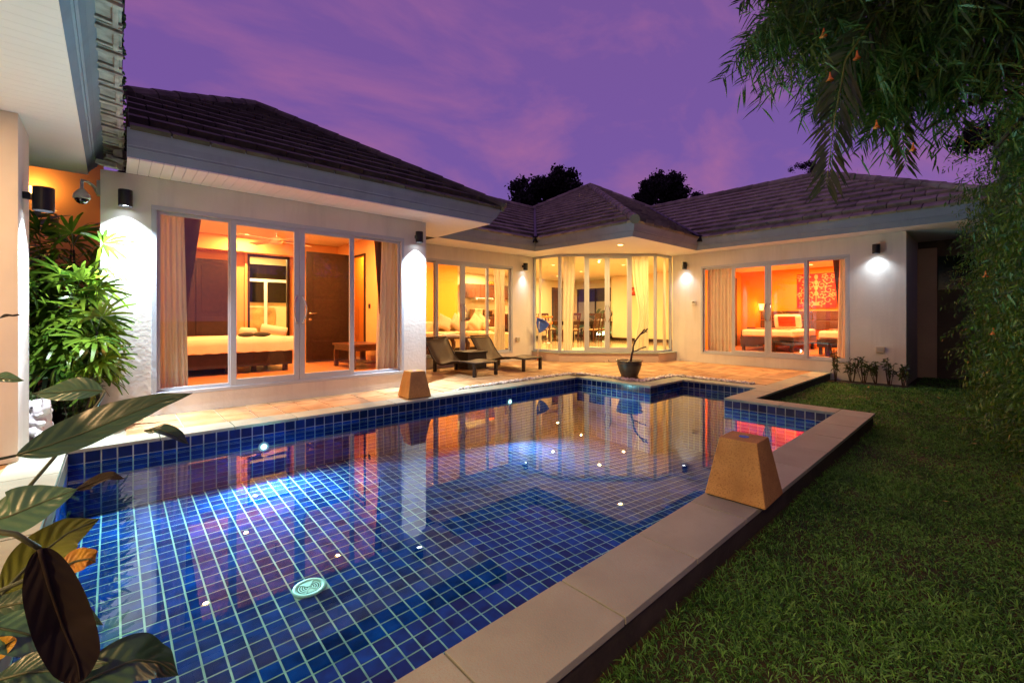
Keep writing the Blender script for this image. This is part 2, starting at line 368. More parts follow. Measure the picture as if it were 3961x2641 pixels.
def pointlight(name, parent, loc, energy, col, size=0.03):
    L = bpy.data.lights.new(name, 'POINT'); L.energy = energy; L.color = col; L.shadow_soft_size = size
    o = bpy.data.objects.new(name, L); link(o)
    if parent is not None: o.parent = parent; o.location = Vector(loc) - ORG[parent]
    else: o.location = loc
    return o
def npmesh(name, V, F4=None, F3=None, m=None, parent=None, loc=None, smooth=False):
    """large mesh from arrays; quads then triangles"""
    base = np.array(ORG[parent] if parent is not None else Vector(loc or (0, 0, 0)))
    V = np.asarray(V, float) - base
    me = bpy.data.meshes.new(name)
    F4 = np.zeros((0, 4), int) if F4 is None else F4; F3 = np.zeros((0, 3), int) if F3 is None else F3
    nl = F4.size + F3.size
    me.vertices.add(len(V)); me.vertices.foreach_set('co', V.ravel())
    me.loops.add(nl); me.loops.foreach_set('vertex_index', np.concatenate([F4.ravel(), F3.ravel()]).astype(np.int32))
    me.polygons.add(len(F4) + len(F3))
    st = np.concatenate([np.arange(len(F4)) * 4, F4.size + np.arange(len(F3)) * 3]).astype(np.int32)
    me.polygons.foreach_set('loop_start', st)
    if smooth: me.polygons.foreach_set('use_smooth', np.ones(len(st), bool))
    me.update(calc_edges=True); me.validate()
    me.materials.append(m)
    o = bpy.data.objects.new(name, me); link(o); ORG[o] = Vector(base)
    if parent is not None: o.parent = parent
    else: o.location = base
    return o
def unit(a): return a / np.maximum(np.linalg.norm(a, axis=-1, keepdims=True), 1e-9)
def leaf_arrays(P, D, S, L, Wd, droop=0.25, fold=0.15):
    """strap leaves: base P, direction D, side S, length L, half-width Wd -> verts, quads, tris"""
    n = len(P); D = unit(D); S = unit(S - D * (S * D).sum(1, keepdims=True)); Nn = np.cross(D, S)
    L = L[:, None]; Wd = Wd[:, None]; g = np.array([[0, 0, -1.0]])
    def c(s): return P + D * L * s + g * L * droop * s * s
    V = np.stack([c(0), c(.35) - S * Wd + Nn * Wd * fold, c(.35) + S * Wd + Nn * Wd * fold, c(.7) - S * Wd * .8, c(.7) + S * Wd * .8, c(1.0)], 1).reshape(-1, 3)
    b = np.arange(n)[:, None] * 6
    q = b + np.array([[1, 2, 4, 3]]); t = np.concatenate([b + np.array([[0, 2, 1]]), b + np.array([[3, 4, 5]])])
    return V, q, t
def twigs(centers, dirs, length, nleaf, leaf_len, leaf_w, droop_twig=0.4, spread=0.9, leaf_droop=0.25):
    """leafy shoots: arcs starting at centers along dirs, leaves in a spiral"""
    n = len(centers); s = np.linspace(0.08, 1.0, nleaf)[None, :, None]
    Lg = length[:, None, None]
    P = centers[:, None, :] + dirs[:, None, :] * Lg * s + np.array([0, 0, -1.0]) * Lg * droop_twig[:, None, None] * s * s
    T = unit(dirs[:, None, :] + np.array([0, 0, -2.0]) * droop_twig[:, None, None] * s)
    rv = rng.normal(size=(n, nleaf, 3)); rv = unit(rv - T * (rv * T).sum(-1, keepdims=True))
    D = unit(T * (1 - spread * 0.5) + rv * spread)
    S = np.cross(D, rng.normal(size=D.shape) * 0.5 + np.array([0, 0, 1.0]))
    Ll = leaf_len * rng.uniform(.7, 1.2, (n, nleaf)); Wl = leaf_w * rng.uniform(.8, 1.2, (n, nleaf))
    f = lambda a: a.reshape(-1, a.shape[-1])
    return leaf_arrays(f(P), f(D), f(S), Ll.ravel(), Wl.ravel(), leaf_droop)

# ------------------------------------------------------------------ ground, lawn, pool, patio
LAWN = -0.15
mb = MB()
for q in ((-150, -150, 150, .96), (-150, 5.5, 150, 150), (-150, .96, -.4, 5.5), (7.9, .96, 150, 5.5)):
    mb.poly([(q[0], q[1], -.22), (q[2], q[1], -.22), (q[2], q[3], -.22), (q[0], q[3], -.22)])
tag(mb.build('ground', M['soil']), kind='structure')
mb = MB()
for q in ((-3, -6, 16, .96), (6.6, .96, 16, 2.4)):
    mb.poly([(q[0], q[1], LAWN), (q[2], q[1], LAWN), (q[2], q[3], LAWN), (q[0], q[3], LAWN)])
lawn = tag(mb.build('lawn', M['lawn']), kind='structure')

POOL = [(-.29, 1.26), (6.40, 1.26), (6.40, 2.56), (7.70, 2.56), (7.70, 3.82), (6.57, 3.82), (6.57, 5.34), (-.29, 5.34)]
WZ = -0.142; PT = 0.108; CT = -0.026
def fz(x, y): return -0.60 - 0.098 * max(0, x - 2.2) - 0.055 * (5.34 - y)
def inside(x, y, P=POOL):
    r = False; n = len(P)
    for i in range(n):
        x0, y0 = P[i]; x1, y1 = P[(i + 1) % n]
        if (y0 > y) != (y1 > y) and x < (x1 - x0) * (y - y0) / (y1 - y0) + x0: r = not r
    return r
CAMP = Vector((0, 0, 1.15)); FW = Vector((math.cos(R(47.67)), math.sin(R(47.67)), 0)); RT = Vector((FW.y, -FW.x, 0))
def inview(p):
    d = Vector(p) - CAMP; z = d.dot(FW)
    if z < .1: return False
    u = d.dot(RT) / z * 1695.8; v = -d.z / z * 1695.8
    return abs(u) < 2050 and -1280 < v < 1480
x0g, y0g = -.29, 1.26
nx = int(8.0 / PT) + 1; ny = int(4.08 / PT) + 1
g = MB(); cells = []
for i in range(nx):
    for j in range(ny):
        xa, ya = x0g + i * PT, y0g + j * PT; xc, yc = xa + PT / 2, ya + PT / 2
        if not (inside(xc, yc)): continue
        xb, yb = xa + PT, ya + PT
        g.add([(xa, ya, fz(xa, ya)), (xb, ya, fz(xb, ya)), (xb, yb, fz(xb, yb)), (xa, yb, fz(xa, yb))], [(0, 1, 2, 3)])
        cells.append((xc, yc))
pfloor = tag(g.build('pool_floor', M['grout']), kind='structure')
TW = 0.0485
def tile_mesh(name, hx, hy, hz, m):
    b = MB(); b.box(-hx, -hy, -hz, hx, hy, hz); return b.mesh(name, m)
DRAINS = [(1.0, 3.17), (5.2, 2.05)]
cells = [c for c in cells if all((c[0] - d[0]) ** 2 + (c[1] - d[1]) ** 2 > .10 ** 2 for d in DRAINS)]
vis = sorted([c for c in cells if inview((c[0], c[1], fz(*c)))], key=lambda c: (Vector((c[0], c[1], fz(*c))) - CAMP).length)
near = set(vis[:300])
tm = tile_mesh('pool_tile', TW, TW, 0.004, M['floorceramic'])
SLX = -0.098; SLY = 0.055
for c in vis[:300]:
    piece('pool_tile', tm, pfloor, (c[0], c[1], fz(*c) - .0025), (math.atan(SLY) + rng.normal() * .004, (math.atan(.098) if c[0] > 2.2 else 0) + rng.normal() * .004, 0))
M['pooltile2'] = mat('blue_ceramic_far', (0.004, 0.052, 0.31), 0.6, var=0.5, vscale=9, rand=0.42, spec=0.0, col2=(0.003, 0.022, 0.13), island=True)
b = MB()
for c in cells:
    if c in near: continue
    z = [fz(c[0] + a * TW, c[1] + d * TW) + .0015 for a, d in ((-1, -1), (1, -1), (1, 1), (-1, 1))]
    q = [(c[0] - TW, c[1] - TW), (c[0] + TW, c[1] - TW), (c[0] + TW, c[1] + TW), (c[0] - TW, c[1] + TW)]
    b.add([(x, y, z[k]) for k, (x, y) in enumerate(q)] + [(x, y, z[k] - .01) for k, (x, y) in enumerate(q)], [(0, 1, 2, 3), (0, 4, 5, 1), (1, 5, 6, 2), (2, 6, 7, 3), (3, 7, 4, 0)])
tag(b.build('pool_tile_field', M['pooltile2'], pfloor), kind='stuff')
# walls
g = MB(); n = len(POOL); wt = []
for k in range(n):
    (xa, ya), (xb, yb) = POOL[k], POOL[(k + 1) % n]
    L = math.hypot(xb - xa, yb - ya); ux, uy = (xb - xa) / L, (yb - ya) / L; nx_, ny_ = -uy, ux   # inward normal of a ccw polygon
    g.add([(xa, ya, CT), (xb, yb, CT), (xb, yb, -1.6), (xa, ya, -1.6)], [(0, 3, 2, 1)])
    m_ = max(1, round(L / PT)); pt = L / m_
    if k == 7: zr = []                                       # the end by the house is faced in grey stone
    else: zr = [(CT - .002, -.121)]
    z = -.129
    while z > -1.5: zr.append((z, z - .040)); z -= .046
    for i in range(m_):
        cx = xa + ux * pt * (i + .5); cy_ = ya + uy * pt * (i + .5)
        for r, (z1, z0) in enumerate(zr):
            if z1 < fz(cx, cy_) - .02: continue
            wt.append((r, k, cx, cy_, z0, z1, ux, uy, nx_, ny_, pt))
pwall = tag(g.build('pool_wall', M['grout']), kind='structure')
def facing(t): return (Vector((t[2], t[3], 0)) - Vector((0, 0, 0))).dot(Vector((t[8], t[9], 0))) < 0 and inview((t[2], t[3], t[4]))
fw_ = sorted([t for t in wt if facing(t)], key=lambda t: (t[0] > 0, math.hypot(t[2], t[3])))
sel = set(fw_[:300]); wm = {}
b = MB()
for t in wt:
    r, k, cx, cy_, z0, z1, ux, uy, nx_, ny_, pt = t
    hx = pt / 2 - .0055
    if t in sel:
        key = (round(hx, 4), round(z1 - z0, 4))
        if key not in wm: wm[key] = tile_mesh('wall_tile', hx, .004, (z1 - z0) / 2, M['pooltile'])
        piece('pool_tile', wm[key], pwall, (cx + nx_ * .001, cy_ + ny_ * .001, (z0 + z1) / 2), (0, 0, math.atan2(uy, ux)))
    else:
        b.obox((cx + nx_ * .001, cy_ + ny_ * .001, (z0 + z1) / 2), (2 * hx, .008, z1 - z0), math.atan2(uy, ux))
tag(b.build('pool_tile_field', M['pooltile2'], pwall), kind='stuff')
b = MB(); b.box(-.2895, 1.27, CT, -.283, 5.33, -.16)
b.build('end_facing', M['greywall'], pwall)
b = MB(); b.poly([(x, y, WZ) for x, y in POOL]); tag(b.build('water', M['water']), kind='structure')
# drains
def drain(x, y, r, label):
    z = fz(x, y) + .004
    t = thing('floor_drain', label, 'drain', (x, y, z), 'drain covers on the pool floor')
    b = MB(); prof = [(r, 0), (r, .006), (r * .96, .012), (r * .74, .010), (r * .72, .004)]; b.lathe(prof, (x, y, z), 40); b.build('cover_rim', M['drain'], t, True)
    b = MB(); b.lathe([(r * .71, 0), (r * .71, .0045)], (x, y, z), 32); b.build('well', M['ink'], t)
    b = MB()
    for q in (.16, .3, .44, .58):
        k = len(b.v); sg = 32
        for j in range(sg):
            a = 2 * math.pi * j / sg
            for rr in (q * r, (q + .075) * r): b.v.append((x + rr * math.cos(a), y + rr * math.sin(a), z + .009))
        for j in range(sg):
            a0 = k + 2 * j; a1 = k + 2 * ((j + 1) % sg); b.f.append((a0, a0 + 1, a1 + 1, a1))
    for a in (R(55), R(125), R(235), R(305)): b.obox((x + .4 * r * math.cos(a), y + .4 * r * math.sin(a), z + .009), (r * .66, .009, .005), a)
    for a in (R(90), R(270)):
        b.add([(x, y, z + .0095), (x + .70 * r * math.cos(a - .55), y + .70 * r * math.sin(a - .55), z + .0095), (x + .70 * r * math.cos(a + .55), y + .70 * r * math.sin(a + .55), z + .0095)], [(0, 1, 2)])
    b.build('grille', M['drain'], t)
M['drain'] = mat('drain_plastic', (0.55, 0.72, 0.66), 0.5, var=0.15, vscale=25)
drain(*DRAINS[0], .108, 'round slotted drain cover on the pool floor, alone among the near blue tiles')
drain(*DRAINS[1], .125, 'round pale green drain cover on the pool floor half hidden by the near stone lantern')
# underwater lights in the long wall
for i, (x, z, lb) in enumerate([(1.21, -.255, 'round lit underwater lamp in the pool wall opposite the bed'), (4.80, -.235, 'round lit underwater lamp in the pool wall below the sun loungers')]):
    t = thing('pool_light', lb, 'pool light', (x, 5.33, z), 'underwater lights in the pool wall')
    b = MB(); 
    for rr, y in ((.052, 5.318), ):
        b.tube([(x, 5.338, z), (x, y, z)], rr, 24)
    b.build('rim', M['whiteplastic'], t)
    b = MB(); b.tube([(x, 5.318, z), (x, 5.312, z)], .028, 20); b.build('lens', M['lens_pool'], t)
    arealight('bulb', t, (x, 5.30, z), 82.0 if i == 0 else 75.0, (.62, .96, 1.0), .09, (R(99), 0, R(180)))
# coping
M['darkbase'] = mat('stained_concrete', (0.045, 0.040, 0.032), 0.9, var=0.5, vscale=6, bump=0.4, bscale=30)
cop = MB()
CR = [(-.60, .95, -.29, 6.15), (-.29, .95, 6.70, 1.26), (6.40, 1.26, 6.70, 2.56), (-.29, 5.34, 6.57, 5.64), (6.57, 3.82, 6.87, 5.64), (6.87, 3.82, 7.70, 4.12), (7.70, 2.56, 8.0, 4.12), (6.70, 2.26, 11.0, 2.56)]
for q in CR: cop.box(q[0] + .012, q[1] + .012, -.21, q[2] - .012, q[3] - .012, -.012)
coping = tag(cop.build('coping', M['darkbase']), kind='structure')
def slabs(x0, y0, x1, y1, along, start, pitch, jit=0.0):
    g_ = .0042; cuts = []; a0, a1 = (x0, x1) if along == 'x' else (y0, y1)
    c = start
    while c > a0 + .12: c -= pitch
    cuts = [a0]
    while c < a1 - .10:
        if c > a0 + .10: cuts.append(c)
        c += pitch
    cuts.append(a1)
    for a, d in zip(cuts[:-1], cuts[1:]):
        b = MB(); dz = rng.normal() * .0008
        if along == 'x': b.box(a + g_, y0, CT, d - g_, y1, .004 + dz); c0 = ((a + d) / 2, (y0 + y1) / 2, 0)
        else: b.box(x0, a + g_, CT, x1, d - g_, .004 + dz); c0 = ((x0 + x1) / 2, (a + d) / 2, 0)
        o = b.build('coping_slab', M['coping'], coping, bevel=.0018)
slabs(-.29, .945, 6.705, 1.268, 'x', 1.445, .607)
slabs(-.605, .945, -.285 - .006, 6.15, 'y', 1.6, .607)
slabs(-.29, 5.332, 6.578, 5.645, 'x', .336, .61)
slabs(6.392, 1.27, 6.705, 2.555, 'y', 1.87, .61)
slabs(6.562, 4.122, 6.875, 5.33, 'y', 4.75, .61)
slabs(6.562, 3.812, 7.69, 4.12, 'x', 7.1, .61)
slabs(7.692, 2.568, 8.0, 4.12, 'y', 3.1, .61)
slabs(6.392, 2.255, 11.0, 2.567, 'x', 7.4, .61)
b = MB(); b.box(-.289, 5.646, CT, .09, 6.15, .003); b.build('coping_slab', M['coping'], coping, bevel=.0018)
# patio
pat = MB()
PA = [(.09, 5.645, 6.88, 6.56), (-.289, 6.15, .09, 6.56), (3.97, 6.56, 11.0, 8.41), (6.88, 4.12, 11.0, 6.56), (8.0, 2.567, 11.0, 4.12)]
for q in PA: pat.box(q[0], q[1], -.21, q[2], q[3], -.006)
patio = tag(pat.build('patio', M['mortar']), kind='structure')
def pavers(x0, y0, x1, y1, size):
    def split(a):
        w, h = a[2] - a[0], a[3] - a[1]
        if max(w, h) <= size * 1.05 and min(w, h) > 0: yield a; return
        f = rng.uniform(.4, .6)
        if w > 1.3 * size and w >= h:
            k = max(1, round(w / size / 2)) * size if w > 2.2 * size else w * f
            c = a[0] + min(max(k + rng.uniform(-.08, .08), w * .3), w * .7); yield from split((a[0], a[1], c, a[3])); yield from split((c, a[1], a[2], a[3]))
        elif h > 1.05 * size:
            c = a[1] + h * f; yield from split((a[0], a[1], a[2], c)); yield from split((a[0], c, a[2], a[3]))
        elif w > 1.05 * size:
            c = a[0] + w * f; yield from split((a[0], a[1], c, a[3])); yield from split((c, a[1], a[2], a[3]))
        else: yield a
    for a in split((x0, y0, x1, y1)):
        g_ = .006; b = MB(); tz = rng.normal(size=4) * .0012
        j = rng.uniform(-.003, .003, (4, 2))
        q = [(a[0] + g_, a[1] + g_), (a[2] - g_, a[1] + g_), (a[2] - g_, a[3] - g_), (a[0] + g_, a[3] - g_)]
        b.add([(x + j[k][0], y + j[k][1], -.03) for k, (x, y) in enumerate(q)] + [(x + j[k][0], y + j[k][1], .001 + tz[k]) for k, (x, y) in enumerate(q)],
              [(0, 3, 2, 1), (4, 5, 6, 7), (0, 1, 5, 4), (1, 2, 6, 5), (2, 3, 7, 6), (3, 0, 4, 7)])
        b.build('paver', M['sandstone'], patio)
PEB = .17
pavers(.095, 5.65, 3.0, 6.548, .50); pavers(3.0, 5.65, 3.97, 6.548, .48)
pavers(3.97, 5.645 + PEB, 6.88 + PEB, 8.395, .52)
pavers(6.88 + PEB, 4.12 + PEB, 11.0, 8.395, .55)
pavers(8.0 + PEB, 2.57, 11.0, 4.12 + PEB, .55)
# pebbles in a strip behind the coping
pb = MB(); ico = bmesh.new(); bmesh.ops.create_icosphere(ico, subdivisions=1, radius=1); iv = [v.co.copy() for v in ico.verts]; iff = [[v.index for v in f.verts] for f in ico.faces]; ico.free()
strip = [(3.95, 5.66, 6.9, 5.645 + PEB, 3.95), (6.89, 4.14, 6.87 + PEB, 5.66, 0), (7.05, 4.135, 8.0 + PEB, 4.11 + PEB, 0), (8.015, 2.75, 7.99 + PEB, 4.13, 0)]
for x0, y0, x1, y1, tp in strip:
    for k in range(int((x1 - x0) * (y1 - y0) * 1500)):
        x, y = rng.uniform(x0, x1), rng.uniform(y0, y1)
        if tp and y - y0 > (x - x0) * .10 + .03: continue
        s = rng.uniform(.013, .030); sx, sy, sz = s * rng.uniform(.8, 1.5), s * rng.uniform(.8, 1.3), s * rng.uniform(.5, .8)
        m_ = Matrix.Translation((x, y, -.004 + s * .55 + rng.uniform(0, .012))) @ Matrix.Rotation(rng.uniform(0, 6.28), 4, 'Z') @ Matrix.Rotation(rng.normal() * .3, 4, 'X') @ Matrix.Diagonal((sx, sy, sz, 1))
        pb.add([m_ @ v for v in iv], iff)
tag(pb.build('pebbles', M['pebble'], None, True), kind='stuff')

# ------------------------------------------------------------------ houses
def clip(poly, cp):
    n = len(cp); a = sum(cp[i][0] * cp[(i + 1) % n][1] - cp[(i + 1) % n][0] * cp[i][1] for i in range(n))
    if a < 0: cp = cp[::-1]
    out_ = poly
    for i in range(n):
        A, B = cp[i], cp[(i + 1) % n]; inp = out_; out_ = []
        if not inp: return []
        sd = lambda p: (B[0] - A[0]) * (p[1] - A[1]) - (B[1] - A[1]) * (p[0] - A[0])
        for j in range(len(inp)):
            P, Q = inp[j], inp[(j + 1) % len(inp)]; a, b = sd(P), sd(Q)
            if a >= 0: out_.append(P)
            if a * b < 0: t = a / (a - b); out_.append((P[0] + t * (Q[0] - P[0]), P[1] + t * (Q[1] - P[1])))
    return out_
def roof_plane(house, pts, tiles=True):
    """pts: 3-D polygon, the first edge is the eave"""
    P = [Vector(p) for p in pts]; O = P[0]; U = (P[1] - P[0]).normalized(); Nn = U.cross(P[2] - P[1]).normalized()
    if Nn.z < 0: Nn = -Nn
    V = Nn.cross(U).normalized()
    if V.z < 0: V = -V
    b = MB(); b.poly([p - Nn * .02 for p in P]); o = b.build('roof', M['underlay'], house)
    res = []
    if tiles:
        uv = [((p - O).dot(U), (p - O).dot(V)) for p in P]
        u0, u1 = min(a for a, _ in uv), max(a for a, _ in uv); v1 = max(c for _, c in uv)
        ch, tw = .325, .335; r = 0; v = -.03
        while v < v1:
            u = u0 - tw + (r % 2) * tw / 2
            while u < u1:
                q = clip([(u + .008, v), (u + tw - .008, v), (u + tw - .008, v + ch), (u + .008, v + ch)], [(a, c if c > .01 else c - .05) for a, c in uv])
                if len(q) >= 3:
                    ar = abs(sum(q[i][0] * q[(i + 1) % len(q)][1] - q[(i + 1) % len(q)][0] * q[i][1] for i in range(len(q)))) / 2
                    if ar > .004:
                        jz = rng.normal() * .003 - (.024 if v < 0 else 0); h = lambda w: .058 - .048 * (w - v) / ch + jz
                        top = [O + U * a + V * c + Nn * h(c) for a, c in q]; bot = [O + U * a + V * c - Nn * .012 for a, c in q]
                        cen = sum(top, Vector()) / len(top); k = len(q)
                        res.append((ar / max(1, (cen - CAMP).length_squared), top, bot, k, o, inview(cen)))
                u += tw
            v += ch; r += 1
    return o, res
def lay_tiles(res, m, limit=300):
    res.sort(key=lambda t: (not t[5], -t[0]))
    rest = {}
    for i, (s, top, bot, k, o, iv_) in enumerate(res):
        c = sum(top, Vector()) / k
        vs = top + bot; fs = [tuple(range(k)), tuple(range(2 * k - 1, k - 1, -1))] + [(j, k + j, k + (j + 1) % k, (j + 1) % k) for j in range(k)]
        nrm = (top[1] - top[0]).cross(top[2] - top[0])
        if nrm.z < 0: fs = [f[::-1] for f in fs]
        if i < limit:
            b = MB(); b.add([v - c for v in vs], fs); me = b.mesh('roof_tile', m); piece('roof_tile', me, o, c)
        else: rest.setdefault(o, MB()).add(vs, fs)
    for o, b in rest.items(): tag(b.build('roof_tile_field', m, o), kind='stuff')
def ridge(o, a, b, r=.10, m=None):
    a, b = Vector(a), Vector(b); L = (b - a).length; n = max(1, round(L / .40))
    for i in range(n):
        p = a + (b - a) * (i / n); q = a + (b - a) * ((i + 1.06) / n)
        mb = MB(); mb.tube([p, q], [r * 1.06, r * .92], 10); mb.build('ridge_cap', m or M['rooftile'], o)
FPROF = [(-.02, 2.765), (0, 2.765), (.012, 2.79), (.050, 2.852), (.062, 2.856), (.064, 2.876), (.078, 2.882), (.105, 2.945), (.135, 2.995), (.150, 3.03), (.02, 3.035)]
def sliding_door(house, axis, plane, us, z0, z1, sgn, sash=(1, 2), grey='frame'):
    """four-panel sliding door: us = five positions along the wall; outward is sgn along the other axis"""
    m = M[grey]
    def bx(b, u0, u1, w0, w1, zz0, zz1):
        if axis == 'x': b.box(u0, plane + w0 * sgn, zz0, u1, plane + w1 * sgn, zz1)
        else: b.box(plane + w0 * sgn, u0, zz0, plane + w1 * sgn, u1, zz1)
    us = sorted(us); fr = MB(); T = .05
    bx(fr, us[0], us[4], -.09, .012, z0, z0 + .045); bx(fr, us[0], us[4], -.09, .012, z1 - .05, z1)
    for u in (us[0], us[4] - T): bx(fr, u, u + T, -.088, .010, z0 + .045, z1 - .05)
    for u in us[1:4:2]: bx(fr, u - .022, u + .022, -.085, -.045, z0 + .045, z1 - .05)
    f = fr.build('sliding_door', m, house, bevel=.003)
    for i in range(4):
        mv = i in sash; off = .0 if mv else -.045
        a, d = us[i] + (T if i == 0 else (.002 if i == 2 else .0)), us[i + 1] - (T if i == 3 else (.002 if i == 1 else .0))
        if mv:
            a -= .02 if i == sash[0] else 0; d += .02 if i == sash[1] else 0
        st = .068 if mv else .034; lo = z0 + .047; hi = z1 - .052; rb = .085 if mv else .04
        s = MB(); w0, w1 = off - .036, off
        bx(s, a, a + st, w0, w1, lo, hi); bx(s, d - st, d, w0, w1, lo, hi); bx(s, a + st, d - st, w0, w1, lo, lo + rb); bx(s, a + st, d - st, w0, w1, hi - (.06 if mv else .035), hi)
        s.build('sash', m, f, bevel=.003)
        gq = MB(); y = plane + (off - .018) * sgn; hh = hi - (.06 if mv else .035)
        if axis == 'x': gq.poly([(a + st, y, lo + rb), (d - st, y, lo + rb), (d - st, y, hh), (a + st, y, hh)])
        else: gq.poly([(y, a + st, lo + rb), (y, d - st, lo + rb), (y, d - st, hh), (y, a + st, hh)])
        gq.build('glass_pane', M['glass'], f)
    mid = us[2]
    for s_ in (-1, 1):
        pts = []
        for k in range(13):
            t = k / 12; zz = 1.05 + .40 * t; bul = math.sin(math.pi * t)
            u = mid + s_ * (.035 + .045 * bul); w = .003 + .035 * min(1, 3 * min(t, 1 - t) + .02)
            pts.append((u, plane + w * sgn, zz) if axis == 'x' else (plane + w * sgn, u, zz))
        h = MB(); h.tube(pts, .011, 8); h.build('pull_handle', M['chrome'], f, True)
    return f

# ---- bedroom wing on the left
bw = thing('bedroom_wing', 'white bedroom wing with dark hipped tile roof and grey framed glass doors beside the pool', 'house', (1.9, 6.55, 0))
w = MB(); wall_grid(w, 'x', -.10, 3.97, 6.55, 6.70, 0, 2.76, [(.33, 3.556, .22, 2.444)]); w.build('front_wall', M['plaster'], bw)
w = MB(); wall_grid(w, 'y', 6.702, 8.40, 3.86, 3.97, 0, 2.76, []); w.build('side_wall', M['plaster'], bw)
w = MB(); w.box(-.10, 6.702, 0, .04, 10.4, 2.76); w.build('side_wall', M['plaster'], bw)
# interior
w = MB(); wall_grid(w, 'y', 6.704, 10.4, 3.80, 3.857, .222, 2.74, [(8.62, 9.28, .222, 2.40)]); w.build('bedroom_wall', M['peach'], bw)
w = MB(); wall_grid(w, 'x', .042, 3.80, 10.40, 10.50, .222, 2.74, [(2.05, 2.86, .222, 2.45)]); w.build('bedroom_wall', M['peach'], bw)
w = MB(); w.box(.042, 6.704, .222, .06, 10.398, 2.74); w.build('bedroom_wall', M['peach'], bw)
w = MB(); w.box(.062, 10.05, 2.45, 3.798, 10.398, 2.738); w.box(2.0, 10.33, .224, 2.05, 10.398, 2.45); w.build('beam', M['peach'], bw)
w = MB(); w.box(.05, 6.66, .02, 4.0, 10.5, .22); w.build('floor', M['woodfloor'], bw)
w = MB(); w.box(.042, 6.702, 2.742, 3.856, 10.5, 2.757); w.build('ceiling', M['inwhite'], bw)
for q in ((.20, 6.72, .55, 6.735), ): pass
# bathroom behind
w = MB(); w.box(1.4, 12.0, .22, 3.6, 12.08, 2.7); w.box(1.32, 10.5, .22, 1.4, 12.0, 2.7); w.box(3.6, 10.5, .22, 3.68, 12.0, 2.7); w.box(1.4, 10.502, 2.64, 3.6, 11.998, 2.7); w.box(1.4, 10.502, .1, 3.6, 11.998, .218); w.build('bathroom_wall', M['cream'], bw)
w = MB(); w.box(2.30, 11.95, 1.50, 3.45, 11.99, 2.42); w.build('bathroom_window', M['darkglass'], bw)
wf = MB(); wf.box(2.30, 11.93, 2.00, 3.45, 11.949, 2.07); wf.box(2.72, 11.93, .30, 2.79, 11.949, 2.0); wf.build('window_bar', M['whiteplastic'], bw)
w = MB(); w.box(2.32, 11.94, .75, 2.95, 11.985, 1.38); w.build('stone_panel', mat('mottled_stone', (.62, .42, .16), .5, col2=(.26, .15, .05), vscale=5), bw)
fr = MB(); fr.box(2.05, 10.36, .222, 2.10, 10.44, 2.45); fr.box(2.81, 10.36, .222, 2.86, 10.44, 2.45); fr.box(2.10, 10.36, 2.40, 2.81, 10.44, 2.45); fr.build('door_frame', M['darkwood'], bw)
# open panelled door leaf
dl = MB(); dl.box(2.86, 9.235, .235, 3.79, 9.275, 2.46); d_ = dl.build('door', M['darkwood'], bw, bevel=.004)
for zz in (.30, .72, 1.14, 1.56, 1.98):
    q = MB(); q.box(2.98, 9.226, zz, 3.67, 9.234, zz + .36); q.build('door_panel', M['darkwood'], d_, bevel=.003)
h = MB(); h.tube([(2.93, 9.232, 1.22), (2.93, 9.19, 1.22), (3.05, 9.19, 1.22)], .011, 8); h.tube([(2.93, 9.233, 1.10), (2.93, 9.222, 1.10)], .028, 14); h.tube([(2.93, 9.233, 1.22), (2.93, 9.224, 1.22)], .026, 14); h.build('lever_handle', M['chrome'], d_, True)
for zz in (.55, 1.0, 1.75, 2.15):
    q = MB(); q.tube([(3.795, 9.228, zz), (3.795, 9.228, zz + .09)], .010, 8); q.build('hinge', M['chrome'], d_)
fr = MB(); fr.box(3.775, 8.58, .222, 3.799, 8.63, 2.44); fr.box(3.775, 9.285, .222, 3.799, 9.33, 2.44); fr.box(3.775, 8.63, 2.40, 3.799, 9.285, 2.44); fr.build('door_frame', M['darkwood'], bw)
w = MB(); w.box(4.25, 8.45, .2, 4.3, 10.4, 2.74); w.build('corridor_wall', M['amber'], bw)
sw = MB(); sw.box(3.789, 8.36, 1.32, 3.799, 8.44, 1.41); sw.build('light_switch', M['ink'], bw)
sliding_door(bw, 'x', 6.555, [.33, 1.13, 1.94, 2.70, 3.556], .22, 2.444, -1)
# eaves
path = [(.105, 5.92), (4.88, 5.92), (4.88, 7.62)]
f = MB(); sweep(f, path, FPROF); f.build('fascia', M['fascia'], bw)
s = MB(); s.box(.11, 5.93, 2.790, 4.87, 8.4, 2.80); sf = s.build('soffit', M['gap'], bw)
x = .11
while x < 4.86:
    e_ = min(x + .098, 4.872); b = MB(); y1_ = 6.548 if x < 3.92 else 7.66
    b.box(x, 5.915, 2.762, e_ - .004, y1_, 2.776); b.build('soffit_board', M['soffit'], sf); x += .098
# roof
ez = 3.03; p = .60
A_ = (1.89, 8.91, ez + p * 3.14)
ro, r1 = roof_plane(bw, [(.12, 5.77, ez), (5.03, 5.77, ez), A_, (.12, 7.14, ez + p * 1.37)])
ro2, r2 = roof_plane(bw, [(5.03, 5.77, ez), (5.03, 12.05, ez), A_])
ro3, _ = roof_plane(bw, [(5.03, 12.05, ez), (-1.25, 12.05, ez), A_], False)
ro4, _ = roof_plane(bw, [(.12, 10.68, ez + p * 1.37), (.12, 7.14, ez + p * 1.37), A_], False)
lay_tiles(r1 + r2, M['rooftile'])
ridge(ro, (5.06, 5.74, ez + .03), (A_[0], A_[1], A_[2] + .03), .085); ridge(ro, (.14, 7.16, ez + p * 1.39 + .03), (A_[0], A_[1], A_[2] + .03), .085)

